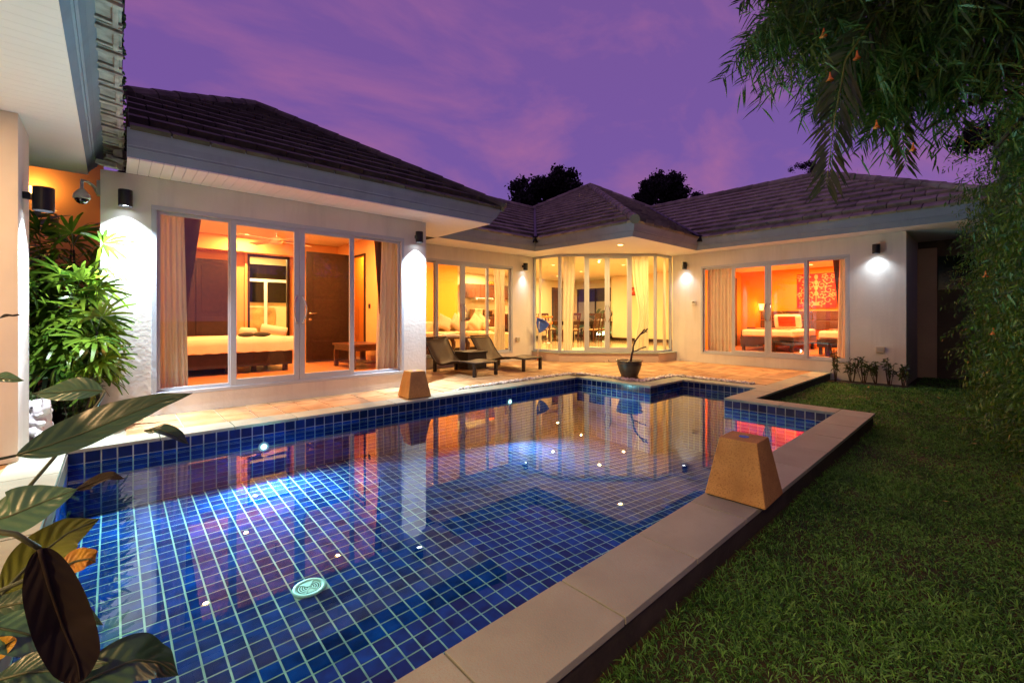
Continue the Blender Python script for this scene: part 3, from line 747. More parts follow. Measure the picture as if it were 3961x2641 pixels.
# ---- main house: living room, bay, orange bedroom
mh = thing('main_house', 'cream single storey house with bay window under hipped mauve tile roofs', 'house', (9.6, 6.8, 0))
w = MB(); wall_grid(w, 'x', 3.972, 8.44, 8.40, 8.54, 0, 2.76, [(4.40, 7.68, .22, 2.45)]); w.build('living_wall', M['plaster'], mh)
w = MB(); wall_grid(w, 'y', 1.10, 5.74, 11.0, 11.15, -.2, 2.76, [(1.955, 4.985, .22, 2.415)]); w.build('bedroom_front_wall', M['plaster'], mh)
w = MB(); w.box(11.152, 1.10, -.2, 15.3, 1.25, 2.76); w.build('bedroom_side_wall', M['plaster'], mh)
w = MB(); w.box(12.9, -3.0, -.2, 13.05, 1.098, 2.76); w.build('recessed_wall', M['greywall'], mh)
b = MB(); b.box(12.86, -1.2, 1.72, 12.905, .78, 2.42); rw = b.build('dark_window', M['darkglass'], mh)
b = MB(); b.box(12.78, .80, -.2, 12.898, 1.098, 2.60); b.build('pilaster', M['plinth'], mh)
# bay
BP = [(8.44, 8.40), (8.50, 7.50), (10.25, 5.80), (11.0, 5.74)]
b = MB(); b.prism([(8.39, 8.398), (8.41, 7.455), (10.205, 5.70), (10.998, 5.64), (10.998, 8.398)], 0, .215); b.build('bay_plinth', M['plinth'], mh)
b = MB(); b.prism([(8.36, 8.398), (8.38, 7.44), (10.19, 5.67), (10.998, 5.61), (10.998, 8.398)], .217, .232); b.build('bay_sill', M['coping'], mh)
Z0, Z1 = .234, 2.757
fr = MB()
def seg(a, b): v = Vector((b[0] - a[0], b[1] - a[1])); return v.length, math.atan2(v.y, v.x), v.normalized()
def bar(mb, a, b, f0, f1, z0, z1, th=.05, off=0.0):
    """a bar along the plan line a-b between fractions f0, f1 (metres), thickness th"""
    L, an, u = seg(a, b); m0 = (f0 + f1) / 2; c = (a[0] + u.x * m0 + u.y * off, a[1] + u.y * m0 - u.x * off, (z0 + z1) / 2)
    mb.obox(c, (f1 - f0, th, z1 - z0), an)
A1, B1 = (8.455, 8.395), (8.53, 7.53); A2, B2 = (8.53, 7.53), (10.27, 5.83); A3, B3 = (10.27, 5.83), (10.995, 5.79)
L1 = seg(A1, B1)[0]; L2 = seg(A2, B2)[0]; L3 = seg(A3, B3)[0]
for a, b_, L in ((A1, B1, L1), (A2, B2, L2), (A3, B3, L3)):
    bar(fr, a, b_, .03, L - .03, Z0, Z0 + .055, .075); bar(fr, a, b_, .03, L - .03, Z1 - .055, Z1, .075)
for q in (B1, B2): fr.obox((q[0], q[1], (Z0 + Z1) / 2), (.075, .075, Z1 - Z0), R(22))
bar(fr, A1, B1, 0, .05, Z0, Z1, .07); bar(fr, A3, B3, L3 - .05, L3, Z0, Z1, .07)
for t_ in (.27, .742): bar(fr, A2, B2, L2 * t_ - .03, L2 * t_ + .03, Z0 + .056, Z1 - .056, .06)
bayf = fr.build('bay_window', M['frame'], mh, bevel=.003)
def pane(a, b_, f0, f1, z0, z1, off=0):
    L, an, u = seg(a, b_); g_ = MB(); P0 = (a[0] + u.x * f0 + u.y * off, a[1] + u.y * f0 - u.x * off); P1 = (a[0] + u.x * f1 + u.y * off, a[1] + u.y * f1 - u.x * off)
    g_.poly([(*P0, z0), (*P1, z0), (*P1, z1), (*P0, z1)]); return g_.build('glass_pane', M['glass'], bayf)
pane(A1, B1, .05, L1 - .03, Z0 + .055, Z1 - .055); pane(A3, B3, .03, L3 - .05, Z0 + .055, Z1 - .055)
pane(A2, B2, .04, L2 * .27 - .03, Z0 + .056, Z1 - .056); pane(A2, B2, L2 * .742 + .03, L2 - .04, Z0 + .056, Z1 - .056)
mid = L2 * .497
for f0, f1 in ((L2 * .27 + .031, mid - .002), (mid + .002, L2 * .742 - .031)):
    s = MB(); lo, hi = Z0 + .058, Z1 - .058
    bar(s, A2, B2, f0, f0 + .06, lo, hi, .04, .012); bar(s, A2, B2, f1 - .06, f1, lo, hi, .04, .012); bar(s, A2, B2, f0 + .06, f1 - .06, lo, lo + .075, .04, .012); bar(s, A2, B2, f0 + .06, f1 - .06, hi - .06, hi, .04, .012)
    s.build('sash', M['frame'], bayf, bevel=.003); pane(A2, B2, f0 + .06, f1 - .06, lo + .075, hi - .06, .012)
L, an, u = seg(A2, B2)
for s_ in (-1, 1):
    pts = []
    for k in range(13):
        t = k / 12; zz = 1.02 + .42 * t; bul = math.sin(math.pi * t); f_ = mid + s_ * (.032 + .04 * bul); o_ = .034 + .035 * min(1, 3 * min(t, 1 - t) + .02)
        pts.append((A2[0] + u.x * f_ + u.y * o_, A2[1] + u.y * f_ - u.x * o_, zz))
    h = MB(); h.tube(pts, .011, 8); h.build('pull_handle', M['chrome'], bayf, True)
sliding_door(mh, 'x', 8.405, [4.40, 5.365, 6.093, 6.86, 7.68], .22, 2.45, -1)
sliding_door(mh, 'y', 11.005, [1.955, 2.70, 3.449, 4.213, 4.985], .22, 2.415, -1)
# floors, ceilings, interior walls
fl = MB(); fl.prism([(3.98, 8.45), (8.50, 8.45), (8.57, 7.55), (10.29, 5.86), (11.1, 5.83), (16.5, 5.83), (16.5, 14.5), (3.98, 14.5)], .02, .22); fl.build('floor', M['floortile'], mh)
b = MB(); b.prism([(4.31, 8.542), (8.46, 8.542), (8.56, 7.56), (10.28, 5.87), (11.1, 5.83), (16.5, 5.83), (16.5, 14.5), (4.31, 14.5)], 2.762, 2.775); b.build('ceiling', M['inwhite'], mh)
b = MB(); b.box(11.152, 1.252, -.1, 15.3, 5.62, .22); b.build('floor', M['woodfloor'], mh)
b = MB(); b.box(11.152, 1.252, 2.60, 15.3, 5.62, 2.68); b.build('ceiling', M['inwhite'], mh)
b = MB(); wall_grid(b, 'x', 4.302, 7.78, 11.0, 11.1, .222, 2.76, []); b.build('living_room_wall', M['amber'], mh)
b = MB(); b.box(4.31, 13.1, .222, 14.2, 13.2, 2.76); b.build('kitchen_wall', M['cream'], mh)
b = MB(); b.box(4.31, 11.102, .222, 4.36, 13.1, 2.76); b.build('kitchen_wall', M['cream'], mh)
b = MB(); wall_grid(b, 'x', 14.2, 16.0, 13.1, 13.2, .222, 2.76, [(14.30, 15.05, .222, 2.45)]); b.build('dining_wall', M['cream'], mh)
b = MB(); wall_grid(b, 'y', 10.62, 13.098, 15.9, 16.0, .222, 2.76, [(10.95, 13.0, .222, 2.50)]); b.build('dining_wall', M['cream'], mh)
b = MB(); b.box(15.2, 10.2, .222, 15.3, 10.62, 2.76); b.box(15.302, 10.52, .222, 15.9, 10.618, 2.76); b.build('dining_wall', M['cream'], mh)
b = MB(); b.box(14.7, 5.83, .222, 14.8, 10.2, 2.76); b.box(14.802, 10.1, .222, 15.199, 10.199, 2.76); b.build('dining_wall', M['cream'], mh)
b = MB(); b.box(11.152, 5.64, -.1, 14.7, 5.828, 2.76); b.build('dining_wall', M['cream'], mh)
b = MB(); b.box(14.68, 5.84, .222, 14.698, 10.2, .34); b.box(15.18, 10.2, .222, 15.198, 10.6, .34); b.box(11.16, 5.83, .222, 14.68, 5.845, .34); b.box(8.0, 13.08, .222, 14.2, 13.098, .34); b.box(15.88, 10.63, .222, 15.898, 13.09, .34); b.build('skirting', M['darkwood'], mh)
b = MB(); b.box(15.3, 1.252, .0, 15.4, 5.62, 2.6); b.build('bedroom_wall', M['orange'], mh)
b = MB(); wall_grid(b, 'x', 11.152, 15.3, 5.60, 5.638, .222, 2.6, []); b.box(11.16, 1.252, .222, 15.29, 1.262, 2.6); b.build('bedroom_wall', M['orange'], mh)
b = MB(); b.box(13.9, 5.55, .222, 14.85, 5.598, 2.40); dd = b.build('door', M['darkwood'], mh)
h = MB(); h.tube([(14.0, 5.548, 1.2), (14.0, 5.49, 1.2), (14.12, 5.49, 1.2)], .011, 8); h.build('lever_handle', M['chrome'], dd, True)
# picture window bars
b = MB(); b.box(15.93, 10.95, .222, 15.97, 11.0, 2.5); b.box(15.93, 12.95, .222, 15.97, 13.0, 2.5); b.box(15.93, 11.0, 2.45, 15.97, 12.95, 2.5); b.box(15.93, 11.95, .222, 15.97, 12.0, 2.45); wfr = b.build('garden_window', M['darkwood'], mh)
b = MB(); b.poly([(15.95, 11.0, .222), (15.95, 12.95, .222), (15.95, 12.95, 2.45), (15.95, 11.0, 2.45)]); b.build('glass_pane', M['glass'], wfr)
b = MB(); b.box(15.87, 11.0, 2.42, 15.90, 13.0, 2.62); b.build('roman_blind', M['sheer'], mh)
b = MB(); b.box(14.30, 13.14, .222, 14.34, 13.18, 2.45); b.box(15.01, 13.14, .222, 15.05, 13.18, 2.45); b.box(14.34, 13.14, 2.41, 15.01, 13.18, 2.45); wfr = b.build('garden_window', M['darkwood'], mh)
b = MB(); b.poly([(14.34, 13.16, .222), (15.01, 13.16, .222), (15.01, 13.16, 2.41), (14.34, 13.16, 2.41)]); b.build('glass_pane', M['glass'], wfr)
# eaves
path = [(4.90, 7.60), (7.70, 7.60), (7.70, 4.87), (10.50, 4.87), (10.50, -.02), (18, -.02)]
f = MB(); sweep(f, path, FPROF); f.build('fascia', M['fascia'], mh)
sp_ = path[:]; b = MB(); b.prism([(4.884, 7.605), (7.705, 7.605), (7.705, 4.875), (10.505, 4.875), (10.505, -.015), (18, -.015), (18, 8.6), (4.884, 8.6)], 2.7625, 2.7745)
so = b.build('soffit', M['soffit'], mh)
p = .565; ez = 3.03; T_ = 3.13; zr_ = ez + p * T_
lv, q1 = roof_plane(mh, [(5.03, 7.47, ez), (7.57, 7.47, ez), (7.57 + T_, 7.47 + T_, zr_), (5.03 - .93 * T_, 7.47 + T_, zr_)])
ta = 4.7; AP = (7.57 + ta, 4.74 + ta, ez + p * ta); dlt = ta - T_
b1, q2 = roof_plane(mh, [(7.57, 7.47, ez), (7.57, 4.74, ez), AP, (7.57 + T_, 7.47 + T_, zr_)])
b2, q3 = roof_plane(mh, [(7.57, 4.74, ez), (10.37, 4.74, ez), (10.37 + T_, 4.74 + T_, zr_), AP])
w1, q4 = roof_plane(mh, [(10.37, 4.74, ez), (10.37, -.15, ez), (10.37 + T_, -.15 + T_, zr_), (10.37 + T_, 4.74 + T_, zr_)])
w2, _ = roof_plane(mh, [(10.37, -.15, ez), (16.63, -.15, ez), (10.37 + T_, -.15 + T_, zr_)], False)
w3, _ = roof_plane(mh, [(16.63, 14, ez), (16.63, -.15, ez), (10.37 + T_, -.15 + T_, zr_), (10.37 + T_, 14, zr_)], False)
w4, _ = roof_plane(mh, [(2, 13.73, ez), (18, 13.73, ez), (18, 7.47 + T_, zr_), (2, 7.47 + T_, zr_)], False)
lay_tiles(q1 + q2 + q3 + q4, M['rooftile2'])
_r0 = ridge
def ridge(o, a, b, r=.092, m=None): _r0(o, a, b, r, M['rooftile2'])
def up(a, d=.03): return (a[0], a[1], a[2] + d)
ridge(b1, up((7.54, 4.71, ez)), up(AP)); ridge(b1, up((AP[0] - dlt, AP[1] + dlt, zr_)), up(AP)); ridge(b2, up((AP[0] + dlt, AP[1] - dlt, zr_)), up(AP))
ridge(w1, up((10.34, -.18, ez)), up((10.37 + T_, -.15 + T_, zr_))); ridge(w1, up((10.37 + T_, -.15 + T_, zr_)), up((10.37 + T_, 4.74 + T_, zr_))); ridge(lv, up((3, 7.47 + T_, zr_)), up((7.57 + T_, 7.47 + T_, zr_)))
for a, c in (((7.55, 7.45), lv), ((10.35, 4.72), b2)):
    b = MB(); e0 = (a[0], a[1], ez + .03); e1 = (a[0] + T_, a[1] + T_, zr_ + .03); b.tube([e0, e1], .045, 6); b.build('valley_flashing', M['blackmetal'], c)
    b = MB(); b.box(a[0] - .05, a[1] - .05, ez - .09, a[0] + .05, a[1] + .05, ez + .06); b.build('valley_outlet', M['blackmetal'], c)

# ---- near house on the left, under whose eave the camera stands
nh = thing('near_house', 'nearest house at left edge with deep white boarded eave and weathered tile edge', 'house', (-1.5, 3.0, 0))
b = MB(); b.box(-2.2, 5.21, 0, -.555, 5.83, 2.762); b.build('corner_pillar', M['plaster'], nh)
b = MB(); b.box(-3.2, -3.0, 0, -3.0, 5.21, 2.762); b.build('porch_wall', M['plaster'], nh)
b = MB(); b.box(-3.0, -3.0, -.2, -.61, 5.208, -.008); b.box(-3.0, 5.832, -.2, -.61, 6.1, -.012); b.build('porch_floor', M['sandstone'], nh)
f = MB(); sweep(f, [(-3.2, 6.94), (-.22, 6.94), (-.22, -3.0)][::-1], FPROF[:1] + [(o_, z) for o_, z in FPROF[1:]]); 
for i_, v_ in enumerate(f.v): pass
f.build('fascia', M['fascia'], nh)
b = MB(); b.box(-3.2, -3.0, 2.79, -.235, 6.93, 2.80); sf = b.build('soffit', M['gap'], nh)
y = -.6
while y < 6.92:
    e_ = min(y + .098, 6.93); b = MB(); b.box(-3.0, y, 2.763, -.205, e_ - .0012, 2.777); b.build('soffit_board', M['soffit'], sf); y += .098
b = MB(); b.box(-3.0, -3.0, 2.763, -.205, -.603, 2.777); b.build('soffit_panel', M['soffit'], sf)
# roof of the near house with its exposed tile ends along the eave
pn = .6
b = MB(); b.poly([(.055, -3.0, 3.045), (.055, 7.12, 3.045), (-3.1, 3.9, 3.045 + pn * 3.15), (-3.1, -3.0, 3.045 + pn * 3.15)]); nr = b.build('roof', M['underlay'], nh)
b = MB(); b.poly([(.055, 7.12, 3.045), (-6.3, 7.12, 3.045), (-3.1, 3.9, 3.045 + pn * 3.15)]); b.build('roof', M['underlay'], nh)
y = -.5; k = 0
while y < 7.3:
    b = MB(); x1 = .038 + .019 * (y - 3.4) + rng.normal() * .004; w_ = .325
    # a profiled tile end: flat pan, raised roll on one side and the lip of the course above
    b.add([(x1 - .30, y, 3.030), (x1, y, 3.000), (x1, y + w_ - .02, 3.000), (x1 - .30, y + w_ - .02, 3.030), (x1 - .30, y, 3.075), (x1, y, 3.045), (x1, y + w_ - .02, 3.045), (x1 - .30, y + w_ - .02, 3.075)],
          [(0, 3, 2, 1), (4, 5, 6, 7), (0, 1, 5, 4), (1, 2, 6, 5), (2, 3, 7, 6), (3, 0, 4, 7)])
    b.obox((x1 - .12, y + .045, 3.006), (.25, .05, .026), 0, 0, R(6)); b.obox((x1 - .12, y + w_ - .06, 3.006), (.25, .035, .022), 0, 0, R(6)); b.obox((x1 - .03, y + w_ / 2, 2.992), (.03, w_ - .06, .02))
    b.build('eave_tile', M['eavetile'], nr, bevel=.006)
    y += .33; k += 1
b = MB()
for i in range(230):
    y = rng.uniform(-.3, 7.1); s_ = rng.uniform(.006, .015); b.ball((.040 + .019 * (y - 3.4) + rng.normal() * .006, y, 3.046 + rng.uniform(-.02, .04)), (s_, s_ * 1.7, s_), 7, 5)
tag(b.build('moss', M['moss'], nr, True), kind='stuff')
b = MB(); b.obox((-.03, 6.46, 2.80), (.20, .10, .05), R(-30), 0, R(12)); b.obox((.03, 6.42, 2.85), (.16, .10, .05), R(-20), 0, R(20)); b.obox((.07, 6.44, 2.92), (.09, .12, .09), R(-30)); b.build('hip_end_tile', M['eavetile'], nr, bevel=.008)

# ------------------------------------------------------------------ lamps
COOL = (.80, .90, 1.0); WARM = (1.0, .66, .30); ORNG = (1.0, .42, .12)
def wall_lamp(x, y, z, nrm, label, energy, ang=112, r=.062, h=.18, out=.115, beam=1.2):
    """black cylinder downlight on a short bracket; (x,y) on the wall face, nrm outward"""
    t = thing('wall_lamp', label, 'wall lamp', (x, y, z), 'black cylinder wall lamps on the house walls')
    cx, cy_ = x + nrm[0] * out, y + nrm[1] * out
    b = MB(); n = 28; k = 0
    prof = [(r * .55, h * .42), (r * .97, h * .5), (r, h * .47), (r, -h * .5), (r * .90, -h * .5), (r * .86, -h * .36)]
    b.lathe(prof, (cx, cy_, z), n); b.build('body', M['blackmetal'], t, False, .001)
    b = MB(); a = math.atan2(nrm[1], nrm[0]); b.obox((x + nrm[0] * .02, y + nrm[1] * .02, z + .015), (.05, .045, .055), a); b.build('bracket', M['blackmetal'], t)
    b = MB(); b.lathe([(r * .84, 0), (r * .84, .004)], (cx, cy_, z - h * .40), 20); b.build('lens', M['lens_cool'], t)
    spot('bulb', t, (cx, cy_, z - h * .5 - .012), energy, COOL, ang, 1.0, .018, (0, 0, 0))
    spot('beam', t, (cx, cy_, z - h * .5 - .012), energy * beam, COOL, 50, 1.0, .018, (R(2) * nrm[1], R(2) * -nrm[0], 0))
    return t
E_L = 150
wall_lamp(.104, 6.55, 2.455, (0, -1), 'black wall lamp left of the bedroom glass doors', E_L * 2.6, 104, beam=.9)
wall_lamp(3.775, 6.55, 2.475, (0, -1), 'black wall lamp on white pillar right of the bedroom doors', E_L * 2.8, 92, beam=.9)
wall_lamp(8.03, 8.40, 2.47, (0, -1), 'black wall lamp left of the bay window, near the sofa doors', E_L * .13, 84, beam=.5)
wall_lamp(11.0, 5.36, 2.47, (-1, 0), 'black wall lamp right of the bay window above the intercom', E_L * .12, 114, beam=.5)
wall_lamp(11.0, 1.52, 2.46, (-1, 0), 'black wall lamp above the shrubs at the far right end', E_L * .12, 130, beam=.5)
wall_lamp(-.555, 5.45, 2.15, (1, 0), 'largest nearest black wall lamp on pillar at left edge', E_L * 1.6, 112, .068, .20, .12, 1.0)

def downlight(x, y, z, label, energy, col=WARM, group='recessed ceiling lights', lens='lens_warm', r=.05, size=.05, spread=None):
    t = thing('downlight', label, 'ceiling light', (x, y, z), group)
    b = MB(); b.lathe([(r * 1.35, 0), (r * 1.35, -.004), (r * 1.05, -.008), (r * 1.0, -.001)], (x, y, z), 24); b.build('trim_ring', M['whiteplastic'], t)
    b = MB(); b.lathe([(r * .98, -.002), (r * .98, -.005)], (x, y, z), 20); b.build('lens', M[lens], t)
    o = arealight('bulb', t, (x, y, z - .02), energy * 4.0, col, size); return t
downlight(8.40, 5.62, 2.762, 'lit ceiling light under the roof corner in front of the bay window', 22, (1, .62, .22), 'outdoor ceiling lights', r=.06)
for i, (x, y, lb) in enumerate([(10.10, 9.19, 'left ceiling light of the dining room, above the bar stools'), (12.28, 9.84, 'dining room ceiling light farthest back, left of the curtain'), (10.18, 7.5, 'dining room ceiling light nearest above the glass double door'), (11.7, 7.72, 'dining room ceiling light behind the right door leaf'), (10.75, 6.45, 'ceiling light beside the right bay curtain')]):
    downlight(x, y, 2.76, lb, 15, (1, .62, .22))
downlight(13.0, 11.6, 2.76, 'ceiling light over the dining table', 26, (1, .64, .24))
downlight(6.0, 9.5, 2.76, 'living room ceiling light over the coffee table', 22, (1, .62, .26)); downlight(8.2, 9.6, 2.76, 'living room ceiling light at right of the sofa', 22, (1, .66, .30))
downlight(9.9, 12.2, 2.76, 'kitchen ceiling light in front of the wall cupboards', 30, (1, .66, .26))
downlight(1.0, 7.7, 2.74, 'bedroom ceiling light left of the fan', 19, ORNG); downlight(2.9, 7.7, 2.74, 'bedroom ceiling light right of the fan', 19, ORNG); downlight(1.9, 9.7, 2.74, 'bedroom ceiling light near the wardrobe', 16, ORNG)
downlight(2.4, 11.3, 2.638, 'bathroom ceiling light seen through the dark framed opening', 14, (1, .72, .30)); downlight(3.95, 9.5, 2.76, 'corridor ceiling light behind the open bedroom door', 6, WARM)
downlight(12.2, 4.4, 2.598, 'orange bedroom ceiling light at left', 21, ORNG); downlight(12.2, 2.6, 2.598, 'orange bedroom ceiling light at right', 21, ORNG); downlight(14.3, 3.4, 2.598, 'orange bedroom ceiling light near the beds', 28, ORNG)
for i, (x, y) in enumerate([(-2.1, -.6), (-1.5, 4.1)]):
    downlight(x, y, 2.762, ['porch ceiling light of the nearest house, far from its corner pillar', 'porch ceiling light of the nearest house, close to its corner pillar'][i], (30, 15)[i], (1, .58, .27), 'outdoor ceiling lights', r=.06)

# warm lamp in the side passage
t = thing('passage_lamp', 'small glowing warm lamp on passage wall behind the camera dome', 'wall lamp', (-.85, 9.0, 2.90))
b = MB(); b.obox((-.85, 8.985, 2.86), (.12, .03, .12)); b.build('backplate', M['blackmetal'], t)
b = MB(); b.ball((-.85, 8.92, 2.90), .055); b.build('globe', M['lens_warm'], t, True)
pointlight('bulb', t, (-.80, 8.84, 2.95), 16, (1, .48, .12), .05)
gw = MB(); gw.box(-5, 9.0, -.2, -.101, 9.15, 3.6); tag(gw.build('passage_wall', mat('ochre_plaster', (.42, .21, .07), .85, var=.15, vscale=2)), 'ochre plastered passage wall behind the lady palm', 'wall')

# ------------------------------------------------------------------ wall fittings
def socket(x, y, z, nrm, label, w_=.12, h_=.10, name='socket_box', m='socket'):
    t = thing(name, label, 'socket', (x, y, z)); a = math.atan2(nrm[1], nrm[0])
    b = MB(); b.obox((x + nrm[0] * .02, y + nrm[1] * .02, z), (.04, w_, h_), a); b.build('box', M[m], t, bevel=.005)
    b = MB(); b.obox((x + nrm[0] * .042, y + nrm[1] * .042, z + .005), (.006, w_ * .7, h_ * .6), a); b.build('cover', M['greyplastic'], t, bevel=.002); return t
socket(7.84, 8.40, .565, (0, -1), 'ivory weatherproof socket low on wall left of the bay', .13, .11)
socket(11.0, 1.475, .515, (-1, 0), 'ivory weatherproof socket low on wall above the shrubs', .13, .12)
t = socket(11.0, 5.16, 1.515, (-1, 0), 'small intercom box with button under the lamp right of the bay', .12, .10, 'intercom', 'whiteplastic'); t['category'] = 'intercom'
b = MB(); b.tube([(10.953, 5.155, 1.53), (10.945, 5.155, 1.53)], .016, 12); b.build('button', M['ink'], t)
# dome camera
t = thing('dome_camera', 'grey dome security camera on a bent arm at the wall corner', 'security camera', (-.10, 6.62, 2.5))
b = MB(); b.obox((-.115, 6.62, 2.56), (.03, .10, .16)); b.build('wall_plate', M['greyplastic'], t, bevel=.004)
b = MB(); b.tube([(-.12, 6.62, 2.50), (-.15, 6.56, 2.56), (-.19, 6.45, 2.575), (-.235, 6.33, 2.56), (-.235, 6.33, 2.45)], [.016, .015, .014, .014, .016], 10); b.build('arm', M['greyplastic'], t, True)
b = MB(); b.lathe([(.014, .10), (.036, .075), (.066, .035), (.070, .0), (.064, -.01)], (-.235, 6.33, 2.375), 24); b.build('housing', M['greyplastic'], t, True)
b = MB(); b.ball((-.235, 6.33, 2.366), (.058, .058, .055)); b.build('dome', M['blackglass'], t, True)

# ------------------------------------------------------------------ patio furniture
def lounger(x, y, rz, label):
    t = thing('sun_lounger', label, 'sun lounger', (0, 0, 0), 'sun loungers on the patio')
    prof = [(0, .275), (.25, .285), (.5, .285), (.68, .262), (.85, .215), (1.02, .178), (1.15, .182), (1.27, .24), (1.38, .35), (1.49, .50), (1.60, .655), (1.64, .715)]
    Wd = .29
    def pr(s):  # smooth interpolation
        ys = [a for a, _ in prof]; return float(np.interp(s, ys, [c for _, c in prof]))
    ys = np.linspace(0, 1.64, 42); zs = np.array([pr(s) for s in ys]); zs = np.convolve(np.pad(zs, 2, 'edge'), np.ones(5) / 5, 'valid')
    b = MB(); k = 0
    for yy, zz in zip(ys, zs):
        for xx in np.linspace(-Wd, Wd, 5): b.v.append((xx, yy, zz - .012 * (1 - (xx / Wd) ** 2)))
    for i in range(41):
        for j in range(4): a = i * 5 + j; b.f.append((a, a + 1, a + 6, a + 5))
    o = b.build('woven_sling', M['rattan'], t, True); md = o.modifiers.new('thick', 'SOLIDIFY'); md.thickness = .012
    for sx in (-1, 1):
        b = MB(); b.tube([(sx * (Wd + .008), yy, zz - .012) for yy, zz in zip(ys, zs)], .018, 8); b.build('side_rail', M['rattandark'], t, True)
    for y_, z_, r_ in ((0, .262, .016), (1.64, .70, .016), (1.1, .16, .014)):
        b = MB(); b.tube([(-Wd, y_, z_), (Wd, y_, z_)], r_, 8); b.build('cross_bar', M['rattandark'], t, True)
    for sx in (-1, 1):
        for yy, zt in ((.03, .265), (1.28, .24)):
            b = MB(); b.box(sx * (Wd - .035), yy - .03, 0, sx * (Wd + .02), yy + .03, zt); b.build('leg', M['rattandark'], t, bevel=.004)
    t.location = (x, y, 0); t.rotation_euler = (0, 0, rz); return t
lounger(5.36, 6.62, R(4), 'dark woven sun lounger nearer the white pillar')
lounger(6.66, 6.64, R(6), 'dark woven sun lounger nearer the bay window')
t = thing('wicker_table', 'low dark wicker box table between the two sun loungers', 'table', (5.9, 7.85, 0))
b = MB(); b.box(5.64, 7.60, .02, 6.16, 8.10, .36); b.build('box', M['rattandark'], t, bevel=.008)
b = MB(); b.box(5.62, 7.58, .362, 6.18, 8.12, .392); b.build('top', M['rattandark'], t, bevel=.006)
# stone lanterns
def lantern(x, y, rz, label):
    t = thing('stone_lantern', label, 'garden lantern', (0, 0, 0), 'tapered stone lanterns on the pool edge')
    b = MB(); b.frustum((0, 0, .012), .178, .112, .365); b.build('stone_block', M['lampstone'], t, bevel=.006)
    b = MB(); b.lathe([(.030, .377), (.030, .379), (.022, .3795)], (0, 0, 0), 20); b.build('blue_hole_disc', M['bluereflect'], t)
    b = MB(); b.box(-.165, -.165, .004, .165, .165, .013); b.build('foot', M['ink'], t)
    t.location = (x, y, 0); t.rotation_euler = (0, 0, rz); return t
lantern(3.215, 5.62, R(-3), 'yellow tapered stone lantern in front of the white pillar')
lantern(3.015, 1.085, R(1.5), 'yellow tapered stone lantern at the lawn side of the pool')
# pot with a bare frangipani
t = thing('plant_pot', 'dark glazed clay pot with wavy rim on the pool edge', 'pot', (7.17, 4.60, 0))
c = (7.17, 4.60, .004)
b = MB(); b.lathe([(.15, 0), (.165, .02), (.150, .045), (.165, .08), (.20, .17), (.222, .26), (.224, .30), (.218, .305)], c, 40); b.build('bowl', M['potclay'], t, True)
b = MB(); b.lathe([(.205, .285), (.222, .305), (.245, .318), (.250, .330), (.238, .336), (.205, .318), (.19, .285)], c, 60, lambda a, z: .025 * math.sin(11 * a)); b.build('rim', M['potclay'], t, True)
b = MB(); b.lathe([(.20, .27), (.19, .285), (.05, .295)], c, 24); b.build('soil', M['soil'], t)
for zz in (.255, .272):
    b = MB(); b.tube([(c[0] + .2245 * math.cos(a), c[1] + .2245 * math.sin(a), zz) for a in np.linspace(0, 6.2832, 40)], .004, 6, False); b.build('band', M['potclay'], t, True)
t = thing('bare_plant', 'leafless brown forked branch growing in the clay pot', 'plant', (7.16, 4.58, .29))
def bc(r_, z): return (7.16 + RT.x * r_, 4.58 + RT.y * r_, z)   # in a plane across the view of the pot
b = MB(); b.tube([bc(0, .27), bc(.03, .42), bc(.055, .52), bc(.06, .60), bc(.10, .70), bc(.19, .82), bc(.28, .92)], [.022, .019, .018, .017, .016, .014, .013], 8); b.build('stem', M['twig'], t, True)
b = MB(); b.tube([bc(.055, .50), bc(.12, .515), bc(.20, .56), bc(.30, .59)], [.013, .012, .011, .012], 8); b.build('twig', M['twig'], t, True)
b = MB(); b.tube([bc(.185, .815), bc(.27, .86), bc(.33, .93)], [.012, .012, .014], 8); b.tube([bc(.29, .875), bc(.32, .87)], [.012, .010], 8); b.build('twig', M['twig'], t, True)
# blue pool net
t = thing('pool_net', 'blue leaf net on white pole leaning beside the bay window', 'pool net', (8.28, 7.85, 0))
b = MB(); b.tube([(8.24, 8.05, .01), (8.26, 8.02, .95), (8.265, 8.01, 1.02)], .013, 8); b.build('pole', M['whiteplastic'], t, True)
b = MB(); b.tube([(8.238, 8.05, .005), (8.241, 8.046, .14)], .017, 8); b.build('grip', M['orangeplastic'], t, True)
pts = [(.0, .74), (.10, .78), (.20, .88), (.255, .97), (.16, 1.04), (.03, 1.09), (-.06, 1.125), (-.075, 1.0), (-.05, .86)]
def nb(a, z, d=0): return (8.26 + .02 * 0 + RT.x * a + FW.x * d, 8.02 + RT.y * a + FW.y * d - .02, z)
b = MB(); n = len(pts); ctr = (.06, .95); k = len(b.v)
rings = 5
for r_ in range(rings + 1):
    f_ = r_ / rings
    for a, z in pts: b.v.append(nb(ctr[0] + (a - ctr[0]) * f_, ctr[1] + (z - ctr[1]) * f_, .05 * (1 - f_ * f_)))
for r_ in range(rings):
    for j in range(n): a0 = r_ * n + j; a1 = r_ * n + (j + 1) % n; b.f.append((a0, a1, a1 + n, a0 + n))
o = b.build('net', M['bluenet'], t, True); md = o.modifiers.new('thick', 'SOLIDIFY'); md.thickness = .006
b = MB(); b.tube([nb(a, z) for a, z in pts + pts[:1]], .009, 6, False); b.build('hoop', M['bluenet'], t)
